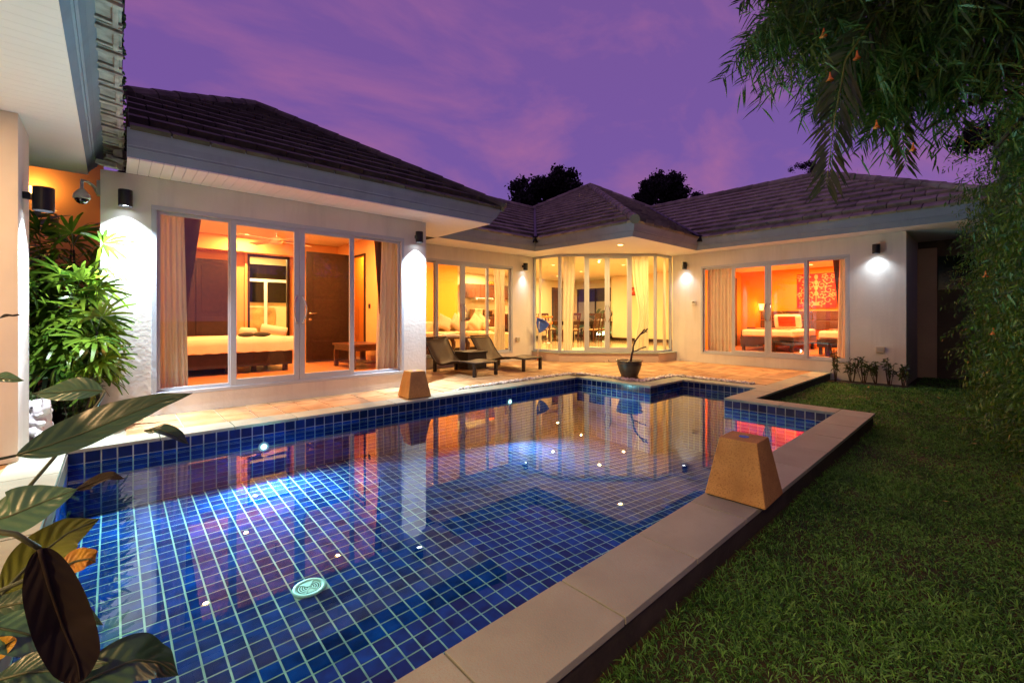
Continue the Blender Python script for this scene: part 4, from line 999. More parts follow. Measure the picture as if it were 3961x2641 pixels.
# sandals
for i, (x, y, lb) in enumerate([(9.30, 6.62, 'pale strapped sandal on patio below the bay, clear of the pot'), (9.58, 6.42, 'pale strapped sandal on patio beside the clay pot rim')]):
    t = thing('sandal', lb, 'sandal', (x, y, 0), 'sandals below the bay window')
    b = MB(); b.prism([(x - .12, y - .03), (x - .06, y - .045), (x + .05, y - .04), (x + .12, y - .02), (x + .12, y + .02), (x + .04, y + .045), (x - .06, y + .04)], .002, .022); b.build('sole', M['linen'], t, bevel=.004)
    b = MB(); b.tube([(x + .02 + .01 * math.cos(a), y + .05 * math.cos(a), .02 + .06 * math.sin(a)) for a in np.linspace(0, math.pi, 9)], .009, 6); b.build('strap', M['ink'], t)
# white statue, half behind the corner pillar
t = thing('elephant_statue', 'white stone rearing elephant figurine half hidden behind the corner pillar', 'statue', (-.50, 5.99, 0))
def sx_(a, z, d=0): return (-.50 + RT.x * a + FW.x * d, 6.02 + RT.y * a + FW.y * d, z)
b = MB()
for a, z, d, r_ in [(-.04, .10, 0, (.12, .10, .12)), (-.03, .20, .0, (.10, .09, .12)), (-.02, .305, 0, (.085, .08, .075)), (.035, .28, -.01, (.055, .05, .045)), (.075, .27, -.01, (.04, .035, .03)), (.03, .175, -.05, (.065, .035, .035)), (.07, .165, -.06, (.035, .03, .03)), (.03, .09, -.07, (.06, .05, .05)), (.07, .05, -.06, (.05, .05, .045)), (-.09, .03, -.04, (.07, .06, .04))]:
    b.ball(sx_(a, z, d), r_)
b.tube([sx_(.02, .27, -.03), sx_(.075, .275, -.04), sx_(.10, .31, -.04), sx_(.098, .36, -.04), sx_(.085, .405, -.04), sx_(.10, .425, -.04)], [.05, .04, .034, .030, .030, .026], 10)
b.tube([sx_(.0, .25, -.06), sx_(.06, .235, -.075), sx_(.10, .26, -.08)], [.016, .013, .006], 8)
o = b.build('body', M['statue'], t); md = o.modifiers.new('merge', 'REMESH'); md.mode = 'VOXEL'; md.voxel_size = .009; md.use_smooth_shade = True
b = MB(); b.ball(sx_(-.065, .31, -.055), (.055, .018, .07)); b.build('ear', M['statue'], t, True)
b = MB(); b.ball(sx_(.0, .315, -.078), .010, 8, 6); b.build('eye', M['ink'], t, True)
b = MB(); b.box(-.72, 5.88, -.01, -.36, 6.14, .012); b.build('base', M['ink'], t)

# ------------------------------------------------------------------ interiors
def curtain(a, b_, z0, z1, label, m='curtain', pleats=9, amp=.035, shape=None, group='curtains inside the glass doors', edge=None):
    """pleated cloth hanging along a-b in plan; shape(t) in 0..1 from top gives the drawn-in fraction of the width measured from a"""
    t = thing('curtain', label, 'curtain', (a[0], a[1], z1), group); L, an, u = seg(a, b_); nrm = Vector((u.y, -u.x)); shape = shape or (lambda q: 1.0)
    b = MB(); nu = pleats * 8; nv = 18
    for j in range(nv + 1):
        q = j / nv; z = z1 + (z0 - z1) * q; f_ = shape(q)
        for i in range(nu + 1):
            s_ = i / nu; w = amp * (.6 + .4 * q) * math.sin(2 * math.pi * pleats * s_ + .7 * math.sin(3 * q)) + .012 * math.sin(17 * s_ + 5 * q)
            d = L * s_ * f_; b.v.append((a[0] + u.x * d + nrm.x * w, a[1] + u.y * d + nrm.y * w, z))
    for j in range(nv):
        for i in range(nu): k = j * (nu + 1) + i; b.f.append((k, k + 1, k + nu + 2, k + nu + 1))
    b.build('cloth', M[m], t, True)
    if edge:
        b = MB(); nv = 12
        for j in range(nv + 1):
            q = j / nv; z = z1 + (edge[1] - z1) * q
            for i in range(5):
                d = L * shape(q * .5) + edge[0] * (1 - q) * i / 4; w = -.03 + .015 * math.sin(i * 2.2); b.v.append((a[0] + u.x * d + nrm.x * w, a[1] + u.y * d + nrm.y * w, z))
        for j in range(nv):
            for i in range(4): k = j * 5 + i; b.f.append((k, k + 1, k + 6, k + 5))
        b.build('drape_edge', M['brocade'], t, True)
    b = MB(); b.tube([(a[0] - u.x * .02, a[1] - u.y * .02, z1 + .01), (b_[0] + u.x * .05, b_[1] + u.y * .05, z1 + .01)], .012, 8); b.build('rail', M['darkwood'], t)
    return t
tie = lambda lo: (lambda q: 1 - (1 - lo) * math.exp(-((q - .62) / .28) ** 2))
sl = lambda a, c: (lambda q: a + (c - a) * q)
curtain((.40, 6.80), (.70, 6.80), .235, 2.70, 'beige curtain at the left end of the bedroom glass doors', pleats=5, shape=sl(.85, 1.0), edge=(.22, 1.1))
curtain((3.74, 6.80), (3.18, 6.80), .235, 2.70, 'beige curtain at the right end of the bedroom glass doors', pleats=6, shape=lambda q: .82 + .18 * q, edge=(.16, 1.2))
curtain((7.66, 8.68), (7.22, 8.68), .235, 2.70, 'cream curtain at right of the living room doors beside the sofa', 'sheer', pleats=5, shape=lambda q: 1 - .25 * math.sin(math.pi * min(1, q * .9)))
curtain((8.68, 7.54), (8.90, 7.32), .24, 2.72, 'cream curtain left in the bay, before the dining chairs', 'sheer', pleats=3, amp=.02, shape=lambda q: 1 - .28 * q)
curtain((10.24, 6.0), (9.94, 6.30), .24, 2.72, 'cream tied curtain right in the bay behind the bare branch', 'sheer', pleats=4, amp=.02, shape=tie(.6))
curtain((10.96, 5.90), (10.84, 5.92), .24, 2.72, 'narrow cream curtain in the right side pane of the bay', 'sheer', pleats=2, amp=.015)
curtain((8.60, 8.34), (8.605, 8.26), .24, 2.72, 'narrow cream curtain in the left side pane of the bay', 'sheer', pleats=1, amp=.015)
curtain((11.27, 4.93), (11.27, 4.33), .235, 2.56, 'greyish curtain at the left end of the orange bedroom doors', 'curtain', pleats=7, edge=(.10, 1.3))
curtain((11.27, 1.99), (11.27, 2.16), .235, 2.56, 'greyish curtain at the right end of the orange bedroom doors', 'curtain', pleats=3, shape=lambda q: 1.0 + .35 * q, edge=(.14, 1.2))
# bedroom wing contents
t = thing('wardrobe', 'dark brown fitted wardrobe on back wall behind the white bed', 'wardrobe', (.9, 10.1, .22))
b = MB(); b.box(.07, 9.95, .224, 1.66, 10.04, 2.24); b.build('carcass', M['darkwood'], t)
for x0 in (.10, .62, 1.14):
    b = MB(); b.box(x0, 9.93, .27, x0 + .50, 9.949, 2.20); d_ = b.build('door', M['darkwood'], t, bevel=.004)
    b = MB(); b.box(x0 + .08, 9.924, .36, x0 + .42, 9.929, 1.15); b.box(x0 + .08, 9.924, 1.25, x0 + .42, 9.929, 2.12); b.build('door_panel', M['darkwood'], d_, bevel=.002)
t = thing('bed', 'wide bed with white cover on dark wooden base in the left bedroom', 'bed', (1.35, 9.05, .22))
b = MB(); b.box(.30, 8.27, .33, 2.33, 9.78, .56); b.build('base', M['darkwood'], t, bevel=.006)
for x, y in ((.36, 8.33), (2.20, 8.33), (.36, 9.66), (2.20, 9.66), (1.35, 8.40), (1.75, 8.5)):
    b = MB(); b.box(x, y, .221, x + .07, y + .07, .329); b.build('leg', M['darkwood'], t)
b = MB(); b.box(.28, 8.24, .562, 2.32, 9.75, .80); o = b.build('mattress', M['linen'], t, bevel=.05)
b = MB(); nn = 40
for k in range(nn):
    x = .26 + 2.09 * k / (nn - 1); 
    for z, y in ((.815, 8.30), (.80, 8.225), (.70, 8.215), (.575 + .012 * math.sin(k * 1.7), 8.212)): b.v.append((x, y + .006 * math.sin(k * 1.1) * (z < .79), z))
for k in range(nn - 1):
    for q in range(3): a = k * 4 + q; b.f.append((a, a + 4, a + 5, a + 1))
b.build('bedspread', M['linen'], t, True)
for i, (x, y, ln, lb, m_) in enumerate([(1.72, 8.62, .36, 'white rolled towel on bed, left of the dark cloth', 'linen'), (2.12, 8.60, .40, 'white rolled towel slanting down on bed near the door stile', 'linen')]):
    t = thing('towel_roll', lb, 'towel', (x, y, .82), 'rolled towels on the bed'); b = MB(); dx = .5 * ln * (.9 if i else .5); dy = .5 * ln * .4
    b.tube([(x - dx, y + dy, .90 + .06 * i), (x + dx, y - dy, .885)], [.07, .072], 14); b.build('roll', M['linen'], t, True)
t = thing('dark_cloth', 'dark folded cloth in front of the rolled towels on the bed', 'cloth', (1.78, 8.40, .82))
b = MB(); b.ball((1.66, 8.42, .85), (.13, .09, .04)); b.ball((1.88, 8.40, .852), (.14, .08, .042)); b.build('fold', mat('charcoal_cloth', (.05, .05, .04), .9), t, True)
t = thing('side_table', 'low brown wooden table with open legs beside the right bedroom curtain', 'table', (3.45, 7.95, .22))
b = MB(); b.box(3.08, 7.55, .62, 3.70, 8.45, .66); b.build('top', M['midwood'], t, bevel=.004)
b = MB(); b.box(3.11, 7.58, .54, 3.67, 8.42, .618); b.build('apron', M['midwood'], t)
for x, y in ((3.10, 7.57), (3.61, 7.57), (3.10, 8.36), (3.61, 8.36)):
    b = MB(); b.box(x, y, .221, x + .07, y + .07, .539); b.build('leg', M['midwood'], t, bevel=.003)
b = MB(); b.box(3.15, 7.65, .30, 3.63, 8.35, .325); b.build('shelf', M['midwood'], t)
t = thing('ceiling_fan', 'pale ceiling fan under the orange lit bedroom ceiling', 'fan', (2.15, 8.6, 2.7)); c = (2.15, 8.6, 2.50)
b = MB(); b.tube([(c[0], c[1], 2.738), (c[0], c[1], 2.55)], .015, 10); b.build('rod', M['chrome'], t)
b = MB(); b.lathe([(.04, .06), (.11, .04), (.12, 0), (.09, -.05), (.03, -.06)], c, 24); b.build('motor', M['inwhite'], t, True)
for k in range(4):
    a = R(20 + 90 * k); b = MB(); b.obox((c[0] + .40 * math.cos(a), c[1] + .40 * math.sin(a), c[2]), (.56, .13, .012), a, R(9)); b.build('blade', M['inwhite'], t, bevel=.004)
# living room
t = thing('sofa', 'long beige sofa with loose back in the living room', 'sofa', (7.2, 10.3, .22))
b = MB(); b.box(5.3, 9.95, .30, 8.45, 10.85, .60); b.build('base', M['sofa'], t, bevel=.03)
b = MB(); b.box(5.3, 10.60, .602, 8.45, 10.93, 1.02); b.build('backrest', M['sofa'], t, bevel=.05)
for i in range(3):
    b = MB(); b.box(5.32 + 1.0 * i, 9.92, .602, 6.30 + 1.0 * i, 10.58, .74); b.build('seat_cushion', M['sofa'], t, bevel=.04)
b = MB(); b.box(7.72, 9.30, .28, 8.62, 9.93, .70); b.build('chaise_end', M['sofa'], t, bevel=.04)
b = MB(); b.box(8.452, 9.95, .28, 8.66, 10.93, .84); b.build('arm', M['sofa'], t, bevel=.05)
b = MB(); b.box(5.4, 10.0, .222, 8.55, 10.8, .298); b.build('plinth', M['darkwood'], t)
for i, (x, y, rz, lb) in enumerate([(6.95, 10.45, 25, 'tan cushion standing upright at left on the sofa'), (7.35, 10.40, 40, 'tan cushion leaning on its corner left of the door stile'), (7.95, 10.30, 45, 'tan cushion on its corner just right of the door handles'), (8.28, 10.38, 30, 'tan cushion at the right end of the sofa')]):
    t = thing('cushion', lb, 'cushion', (x, y, .74), 'loose cushions on the sofa')
    b = MB(); m_ = Matrix.Rotation(R(-18), 3, 'X') @ Matrix.Rotation(R(rz), 3, 'Y')
    nq = 10
    for s_ in (1, -1):
        k = len(b.v)
        for i2 in range(nq + 1):
            for j2 in range(nq + 1):
                u_, v_ = 2 * i2 / nq - 1, 2 * j2 / nq - 1; th = .075 * (max(0, (1 - u_ ** 4) * (1 - v_ ** 4))) ** .5; pin = 1 - .06 * (1 - abs(u_ * v_))
                b.v.append(tuple(Vector((x, y, .98)) + m_ @ Vector((.22 * u_ * pin, s_ * th, .22 * v_ * pin))))
        for i2 in range(nq):
            for j2 in range(nq): a = k + i2 * (nq + 1) + j2; b.f.append((a, a + 1, a + nq + 2, a + nq + 1)[::s_])
    b.build('cover', M['cushion'], t, True)
t = thing('coffee_table', 'low red brown table with curved legs behind the left lounger', 'table', (6.2, 9.3, .22))
b = MB(); b.box(5.45, 8.95, .60, 6.75, 9.75, .65); b.build('top', M['midwood'], t, bevel=.01)
for x, y in ((5.55, 9.03), (6.62, 9.03), (5.55, 9.66), (6.62, 9.66)):
    b = MB(); b.tube([(x, y, .60), (x + (.08 if x > 6 else -.08), y, .48), (x + (.08 if x > 6 else -.08), y, .36), (x, y, .222)], [.05, .06, .055, .04], 10); b.build('leg', M['midwood'], t, True)
t = thing('folded_towels', 'white folded towels lying on the coffee table', 'towel', (6.3, 9.3, .65))
b = MB(); b.box(6.0, 9.1, .651, 6.5, 9.45, .70); b.box(6.05, 9.12, .702, 6.4, 9.40, .735); b.build('stack', M['linen'], t, bevel=.015)
# kitchen
t = thing('wall_cupboards', 'dark wood kitchen wall cupboards with bright pulls above the sofa', 'cupboard', (10.2, 12.9, 1.85))
b = MB(); b.box(9.35, 12.78, 1.85, 12.2, 13.09, 2.36); b.build('carcass', M['midwood'], t)
for i, x in enumerate((9.36, 10.06, 10.76, 11.46)):
    b = MB(); b.box(x, 12.76, 1.86, x + .69, 12.779, 2.35); d_ = b.build('door', M['midwood'], t, bevel=.003)
    b = MB(); b.tube([(x + (.62 if i % 2 else .07), 12.745, 1.90), (x + (.62 if i % 2 else .07), 12.745, 2.04)], .010, 8); b.build('pull', M['chrome'], d_)
t = thing('cooker_hood', 'slim white cooker hood under the kitchen cupboards', 'cooker hood', (10.1, 12.8, 1.8))
b = MB(); b.box(9.75, 12.62, 1.78, 10.55, 13.05, 1.845); b.build('body', M['whiteplastic'], t, bevel=.006); b = MB(); b.box(9.80, 12.60, 1.79, 10.5, 12.619, 1.83); b.build('front', M['chrome'], t)
t = thing('kitchen_counter', 'kitchen counter with dark top behind the sofa', 'counter', (10.4, 12.8, .22))
b = MB(); b.box(8.9, 12.5, .222, 12.3, 13.09, 1.08); b.build('cabinet', M['midwood'], t); b = MB(); b.box(8.88, 12.47, 1.082, 12.32, 13.09, 1.12); b.build('worktop', M['ink'], t)
t = thing('toaster_oven', 'small dark fronted oven on the kitchen counter', 'oven', (10.4, 12.75, 1.12))
b = MB(); b.box(10.12, 12.60, 1.121, 10.60, 12.95, 1.42); b.build('body', M['chrome'], t, bevel=.01); b = MB(); b.box(10.15, 12.588, 1.15, 10.48, 12.599, 1.38); b.build('door', M['darkglass'], t)
t = thing('bread_bin', 'plain tan box left of the small oven on the counter', 'box', (9.85, 12.75, 1.12))
b = MB(); b.box(9.68, 12.62, 1.121, 10.05, 12.95, 1.44); b.build('body', M['cushion'], t, bevel=.02); b = MB(); b.tube([(9.8, 12.615, 1.40), (9.93, 12.615, 1.40)], .01, 8); b.build('grip', M['chrome'], t)
t = thing('fruit_ornament', 'orange fruit shaped ornament on top of the kitchen cupboards', 'ornament', (10.75, 12.9, 2.36))
b = MB()
for x in (10.62, 10.74, 10.88): b.ball((x, 12.9, 2.43), (.07, .07, .075))
b.build('fruit', M['orangeplastic'], t, True); b = MB(); b.tube([(10.45, 12.9, 2.362), (10.45, 12.9, 2.52)], .02, 8); b.tube([(10.52, 12.9, 2.362), (10.52, 12.9, 2.50)], .02, 8); b.build('stalk', M['orangeplastic'], t)
# dining room
def chair(x, y, rz, label):
    t = thing('dining_chair', label, 'chair', (0, 0, 0), 'slatted dining chairs')
    b = MB(); b.box(-.22, -.21, .44, .22, .23, .475); b.build('seat', M['cushion'], t, bevel=.012)
    for sx in (-1, 1):
        b = MB(); b.box(sx * .20 - .02, .19, 0, sx * .20 + .02, .23, .44); b.build('leg', M['midwood'], t)
        b = MB(); b.tube([(sx * .20, -.20, 0), (sx * .20, -.20, .46), (sx * .20, -.25, .75), (sx * .20, -.31, 1.05)], .022, 6); b.build('leg', M['midwood'], t)
    b = MB(); b.obox((0, -.305, 1.03), (.40, .025, .075)); b.build('top_rail', M['midwood'], t); b = MB(); b.obox((0, -.215, .55), (.38, .02, .045)); b.build('back_rail', M['midwood'], t)
    for k in range(6):
        xx = -.15 + .06 * k; b = MB(); b.tube([(xx, -.215, .56), (xx, -.25, .78), (xx, -.302, 1.0)], .011, 5); b.build('slat', M['midwood'], t)
    b = MB(); b.box(-.18, -.19, .40, .18, .21, .438); b.build('seat_frame', M['midwood'], t)
    t.location = (x, y, .22); t.rotation_euler = (0, 0, rz); return t
for x, y, a, lb in [(12.55, 10.55, 0, 'slatted dining chair nearest the left bay curtain'), (13.2, 10.10, 8, 'slatted dining chair left of the door stile at the near table end'), (13.9, 10.15, -8, 'slatted dining chair at right of the table, behind the glass door'), (12.4, 11.55, -80, 'slatted dining chair at the left end of the table, beside the bar stools'), (14.55, 11.3, 95, 'slatted dining chair at the right end of the table'), (13.3, 12.45, 180, 'slatted dining chair at the far side of the table')]:
    chair(x, y, R(a), lb)
t = thing('dining_table', 'dark wooden dining table among slatted chairs', 'table', (13.45, 11.3, .22))
b = MB(); b.box(12.6, 10.65, .93, 14.3, 11.95, .98); b.build('top', M['darkwood'], t, bevel=.006); b = MB(); b.box(12.7, 10.75, .84, 14.2, 11.85, .928); b.build('apron', M['darkwood'], t)
for x, y in ((12.68, 10.73), (14.12, 10.73), (12.68, 11.77), (14.12, 11.77)): b = MB(); b.box(x, y, .222, x + .10, y + .10, .84); b.build('leg', M['darkwood'], t)
def stool(x, y, label):
    t = thing('bar_stool', label, 'stool', (x, y, .22), 'orange bar stools by the kitchen'); c = (x, y, .222)
    b = MB(); b.lathe([(.20, 0), (.20, .015), (.10, .03), (.04, .06), (.03, .12)], c, 24); b.build('foot_plate', M['chrome'], t, True)
    b = MB(); b.tube([(x, y, .30), (x, y, .88)], .028, 12); b.build('column', M['chrome'], t, True)
    b = MB(); b.lathe([(.17, .66), (.19, .68), (.19, .74), (.17, .76)], c, 24); b.build('seat', M['orangeplastic'], t, True)
    b = MB(); b.tube([(x + .19 * math.cos(a), y + .19 * math.sin(a), 1.15) for a in np.linspace(R(-20), R(200), 14)], .035, 8); b.build('back_pad', M['orangeplastic'], t, True)
    for a in (R(0), R(180)): b = MB(); b.tube([(x + .17 * math.cos(a), y + .17 * math.sin(a), .94), (x + .21 * math.cos(a), y + .21 * math.sin(a), 1.05), (x + .19 * math.cos(a), y + .19 * math.sin(a), 1.15)], .012, 6); b.build('arm_tube', M['chrome'], t, True)
stool(11.50, 10.75, 'orange bar stool nearest the left bay pane'); stool(11.95, 11.6, 'orange bar stool farther back, behind the first')
b = MB(); t = thing('bar_counter', 'dark bar counter behind the orange stools', 'counter', (11.6, 12.2, .22)); b.box(10.9, 12.05, .222, 12.2, 12.4, 1.22); b.build('front', M['darkwood'], t); b = MB(); b.box(10.85, 11.98, 1.222, 12.25, 12.45, 1.26); b.build('top', M['darkwood'], t)
t = thing('console_table', 'tall dark console table with vase against the yellow wall', 'table', (15.0, 10.4, .22))
b = MB(); b.box(14.82, 10.21, .93, 15.17, 10.66, .97); b.build('top', M['darkwood'], t)
for x, y in ((14.83, 10.22), (15.12, 10.22), (14.83, 10.61), (15.12, 10.61)): b = MB(); b.box(x, y, .222, x + .04, y + .04, .929); b.build('leg', M['darkwood'], t)
b = MB(); b.box(14.84, 10.24, .36, 15.15, 10.64, .38); b.build('shelf', M['darkwood'], t)
t = thing('flower_vase', 'orange vase with pale leaves on the console table', 'vase', (15.0, 10.36, .97))
b = MB(); b.lathe([(.05, 0), (.07, .08), (.05, .2), (.03, .3), (.04, .33)], (15.0, 10.36, .972), 20); b.build('vase', M['orangeplastic'], t, True)
P_ = np.tile([[15.0, 10.36, 1.3]], (14, 1)); D_ = unit(rng.normal(size=(14, 3)) + [0, 0, 1.2]); V_, q_, t_ = leaf_arrays(P_, D_, rng.normal(size=(14, 3)), np.full(14, .22), np.full(14, .03)); npmesh('leaves', V_, q_, t_, M['leaf_pale'], t)
t = thing('centrepiece', 'yellow flowers in a bowl on the dining table', 'flowers', (13.3, 11.2, .98))
b = MB(); b.lathe([(.05, 0), (.09, .05), (.10, .10)], (13.3, 11.2, .982), 20); b.build('bowl', M['whiteplastic'], t, True)
P_ = np.tile([[13.3, 11.2, 1.08]], (40, 1)); D_ = unit(rng.normal(size=(40, 3)) + [0, 0, 1.4]); V_, q_, t_ = leaf_arrays(P_, D_, rng.normal(size=(40, 3)), np.full(40, .25), np.full(40, .03)); npmesh('blooms', V_, q_, t_, M['leaf_yellow'], t)
t = thing('picture', 'small square red picture on the yellow dining room wall', 'picture', (14.69, 9.2, 2.1))
b = MB(); b.box(14.672, 9.03, 1.96, 14.698, 9.37, 2.28); b.build('frame', M['darkwood'], t); b = MB(); b.box(14.668, 9.06, 1.99, 14.6715, 9.34, 2.25); b.build('print', M['redcloth'], t)
for i in range(3):
    b = MB(); b.ball((14.667, 9.13 + .07 * i, 2.12 + .04 * (i % 2)), (.004, .03, .04), 8, 5); b.build('motif', M['redlight'], t)
# garden strip seen through the dining window
tag(MB().box(19.4, 8.0, -.2, 19.6, 19.0, 4.4).build('sky_screen_wall', M['greywall']), 'tall dark wall added far behind the cream garden wall to hide the sky', 'wall')  # added wall, keeps the sky dark above the garden wall
tag(MB().box(17.6, 9.5, -.2, 17.75, 15.0, 1.90).build('garden_wall', M['cream']), 'cream garden wall seen through the dining room window', 'wall')
b = MB(); b.box(14.0, 15.2, -.2, 17.6, 15.35, 2.6); tag(b.build('garden_wall', M['greywall']), 'dark garden wall beyond the tall left garden window', 'wall')
def leafy(name, x, y, z, n, ln, w_, label, m='leaf_shrub', cat='plant', spread=1.0, upb=.8, group=None, stem=.01, droop=.5):
    t = thing(name, label, cat, (x, y, z), group)
    Pp = np.tile([[x, y, z]], (n, 1)) + np.stack([rng.normal(0, .03, n), rng.normal(0, .03, n), rng.uniform(.0, ln * .8, n)], 1)
    Dd = unit(rng.normal(size=(n, 3)) * [spread, spread, .5] + [0, 0, upb]); V_, q_, t_ = leaf_arrays(Pp, Dd, rng.normal(size=(n, 3)) + [0, 0, .01], ln * rng.uniform(.6, 1.1, n), w_ * rng.uniform(.7, 1.2, n), droop)
    npmesh('leaves', V_, q_, t_, M[m], t, smooth=True); b = MB(); b.tube([(x, y, z - .02), (x, y, z + ln * .8)], stem, 6); b.build('stem', M['stalk'], t); return t
leafy('garden_plant', 16.9, 11.5, -.1, 26, 1.3, .12, 'broad leaved plant outside the dining window, left of the bar', 'leaf_pale'); leafy('garden_plant', 16.8, 12.6, -.1, 26, 1.5, .14, 'tall broad leaved plant outside the dining window', 'leaf_pale'); leafy('garden_plant', 14.7, 14.3, -.1, 30, 1.6, .13, 'broad leaved plant outside the tall left garden window', 'leaf_pale')
t = thing('garden_spotlight', 'small garden spotlight at the foot of the cream garden wall', 'garden light', (16.5, 12.0, -.15)); b = MB(); b.tube([(16.5, 12.0, -.15), (16.55, 12.0, .02)], .05, 12); b.build('body', M['blackmetal'], t); spot('bulb', t, (16.58, 12.0, .06), 700, (1, .60, .36), 150, .6, .02, (0, R(-120), 0)); pointlight('glow', t, (15.3, 14.2, .6), 40, (1, .75, .4), .05)
# orange bedroom
def bed2(y0, y1, label):
    t = thing('bed', label, 'bed', (14.0, (y0 + y1) / 2, .22), 'beds in the orange bedroom')
    b = MB(); b.box(12.92, y0, .40, 15.1, y1, .60); b.build('base', M['darkwood'], t, bevel=.005)
    for x in (12.96, 14.9):
        for y in (y0 + .03, y1 - .10): b = MB(); b.box(x, y, .221, x + .07, y + .07, .399); b.build('leg', M['darkwood'], t)
    b = MB(); b.box(12.95, y0 + .02, .602, 15.12, y1 - .02, .80); b.build('mattress', M['linen'], t, bevel=.05)
    b = MB(); b.box(14.0, y0 - .01, .56, 14.35, y1 + .01, .815); b.build('throw', M['linen'], t, bevel=.03)
    for q in (.27, .73) if y1 - y0 > 1.5 else (.5,):
        yc = y0 + (y1 - y0) * q; b = MB(); b.obox((14.78, yc, 1.02), (.16, .70, .42), 0, 0, R(-20)); b.build('pillow', M['linen'], t, bevel=.06)
        b = MB()
        for k in range(3): b.obox((14.66 - .02 * k * 0, yc, .92 + .10 * k), (.012, .40, .055), 0, 0, R(-20))
        b.obox((14.70, yc, 1.02), (.06, .44, .30), 0, 0, R(-20)); b.build('cushion', M['redcloth'], t, bevel=.01)
    b = MB(); b.box(13.3, y0 + .2, .802, 13.9, y1 - .1, .818); b.build('runner', M['redcloth'], t)
    return t
bed2(3.45, 4.75, 'white bed with red cushion at left in the orange bedroom'); bed2(1.55, 2.95, 'white bed with red cushion at right in the orange bedroom')
t = thing('headboard', 'long brown leather headboard panel along the orange wall', 'headboard', (15.25, 3.2, .8))
for y0 in (1.5, 2.2, 2.9, 3.6, 4.3):
    for z0 in (.78, 1.06): b = MB(); b.box(15.20, y0, z0, 15.29, y0 + .68, z0 + .265); b.build('panel', M['midwood'], t, bevel=.012)
t = thing('painting', 'red canvas with salmon scrollwork on the orange bedroom wall', 'painting', (15.28, 3.45, 1.9))
b = MB(); b.box(15.255, 3.02, 1.42, 15.296, 3.98, 2.42); b.build('canvas', M['red'], t)
rs = np.random.default_rng(3); b = MB()
def scroll(y, z, r0, turns, sgn, a0):
    return [(15.252, y + (r0 * (1 - .75 * s_)) * math.cos(a0 + sgn * turns * 6.283 * s_), z + (r0 * (1 - .75 * s_)) * math.sin(a0 + sgn * turns * 6.283 * s_)) for s_ in np.linspace(0, 1, 16)]
for sy in (-1, 1):
    for y_, z_, r_, a in ((.30, 2.22, .12, 0), (.14, 2.08, .10, 1), (.31, 1.93, .11, 2), (.13, 1.78, .09, .5), (.30, 1.64, .12, 3), (.12, 1.53, .07, 2), (.42, 2.33, .05, 1), (.42, 1.80, .05, 0), (.21, 2.33, .06, 2)):
        b.tube(scroll(3.5 + sy * y_, z_, r_, 1.1, sy, a), .013, 5); 
        for k in range(5): an = a + k * 1.256; b.ball((15.252, 3.5 + sy * y_ + r_ * 1.05 * math.cos(an), z_ + r_ * 1.05 * math.sin(an)), (.006, .028, .018), 8, 5)
for z_ in (2.32, 2.16, 2.0, 1.84): b.ball((15.252, 3.5, z_), (.006, .05, .07), 10, 6)
b.tube([(15.252, 3.5, 1.5), (15.252, 3.5, 2.36)], .012, 5); b.obox((15.25, 3.5, 1.53), (.012, .16, .10)); b.build('scrollwork', M['redlight'], t)
t = thing('wall_sconce', 'glowing amber wall sconce left of the bed', 'wall lamp', (15.27, 4.95, 1.45))
b = MB(); b.lathe([(.05, 0), (.075, .20)], (15.20, 4.95, 1.36), 20); b.build('shade', M['shade'], t, True); b = MB(); b.box(15.26, 4.92, 1.40, 15.298, 4.98, 1.50); b.build('bracket', M['chrome'], t); pointlight('bulb', t, (15.12, 4.95, 1.46), 25, (1, .50, .10), .06)
t = thing('bedside_table', 'small dark bedside table left of the left bed', 'table', (15.0, 5.1, .22)); b = MB(); b.box(14.75, 4.9, .222, 15.2, 5.4, .74); b.build('body', M['darkwood'], t); b = MB(); b.box(14.735, 4.95, .50, 14.749, 5.35, .70); b.build('drawer', M['darkwood'], t)
t = thing('telephone', 'black telephone on the bedside table', 'telephone', (14.9, 5.15, .74)); b = MB(); b.box(14.85, 5.05, .741, 15.05, 5.25, .79); b.build('base', M['ink'], t, bevel=.01); b = MB(); b.tube([(14.92, 5.03, .80), (14.92, 5.27, .80)], .025, 8); b.build('handset', M['ink'], t)
leafy('orchid', 15.05, 4.25, 1.1, 10, .28, .03, 'white orchid sprig behind the left bed pillow', 'leaf_pale')
b = MB(); t = thing('foot_bench', 'low dark glass topped bench at the foot of the left bed', 'bench', (12.4, 3.2, .22)); b.box(12.30, 2.55, .52, 12.75, 3.9, .55); b.build('top', M['darkglass'], t)
for y in (2.6, 3.8):
    b = MB(); b.box(12.33, y, .221, 12.40, y + .06, .519); b.box(12.65, y, .221, 12.72, y + .06, .519); b.build('leg', M['darkwood'], t)

# ------------------------------------------------------------------ planting
# lawn grass
def grass_points(x0, y0, x1, y1, dens):
    n = int((x1 - x0) * (y1 - y0) * dens); return np.stack([rng.uniform(x0, x1, n), rng.uniform(y0, y1, n), np.full(n, LAWN)], 1)
gp = np.concatenate([grass_points(.6, -.5, 2.6, .935, 17000), grass_points(2.6, -.7, 4.6, .935, 13000), grass_points(4.6, -.7, 6.72, .935, 8500), grass_points(6.72, -.7, 11.0, 2.24, 4200), grass_points(11.0, -.8, 12.8, 1.0, 2500)])
ph = np.sin(gp[:, 0] * 5.1 + 2 * np.sin(gp[:, 1] * 4.3)) * np.sin(gp[:, 1] * 6.7 + 1.3 * np.sin(gp[:, 0] * 3.1))
gp = gp[rng.uniform(size=len(gp)) < .74 + .34 * ph]
gp = gp[~((gp[:, 0] > 10.55) & (gp[:, 1] > 1.05))]
n = len(gp); D_ = unit(rng.normal(size=(n, 3)) * [.55, .55, .2] + [0, 0, 1.0])
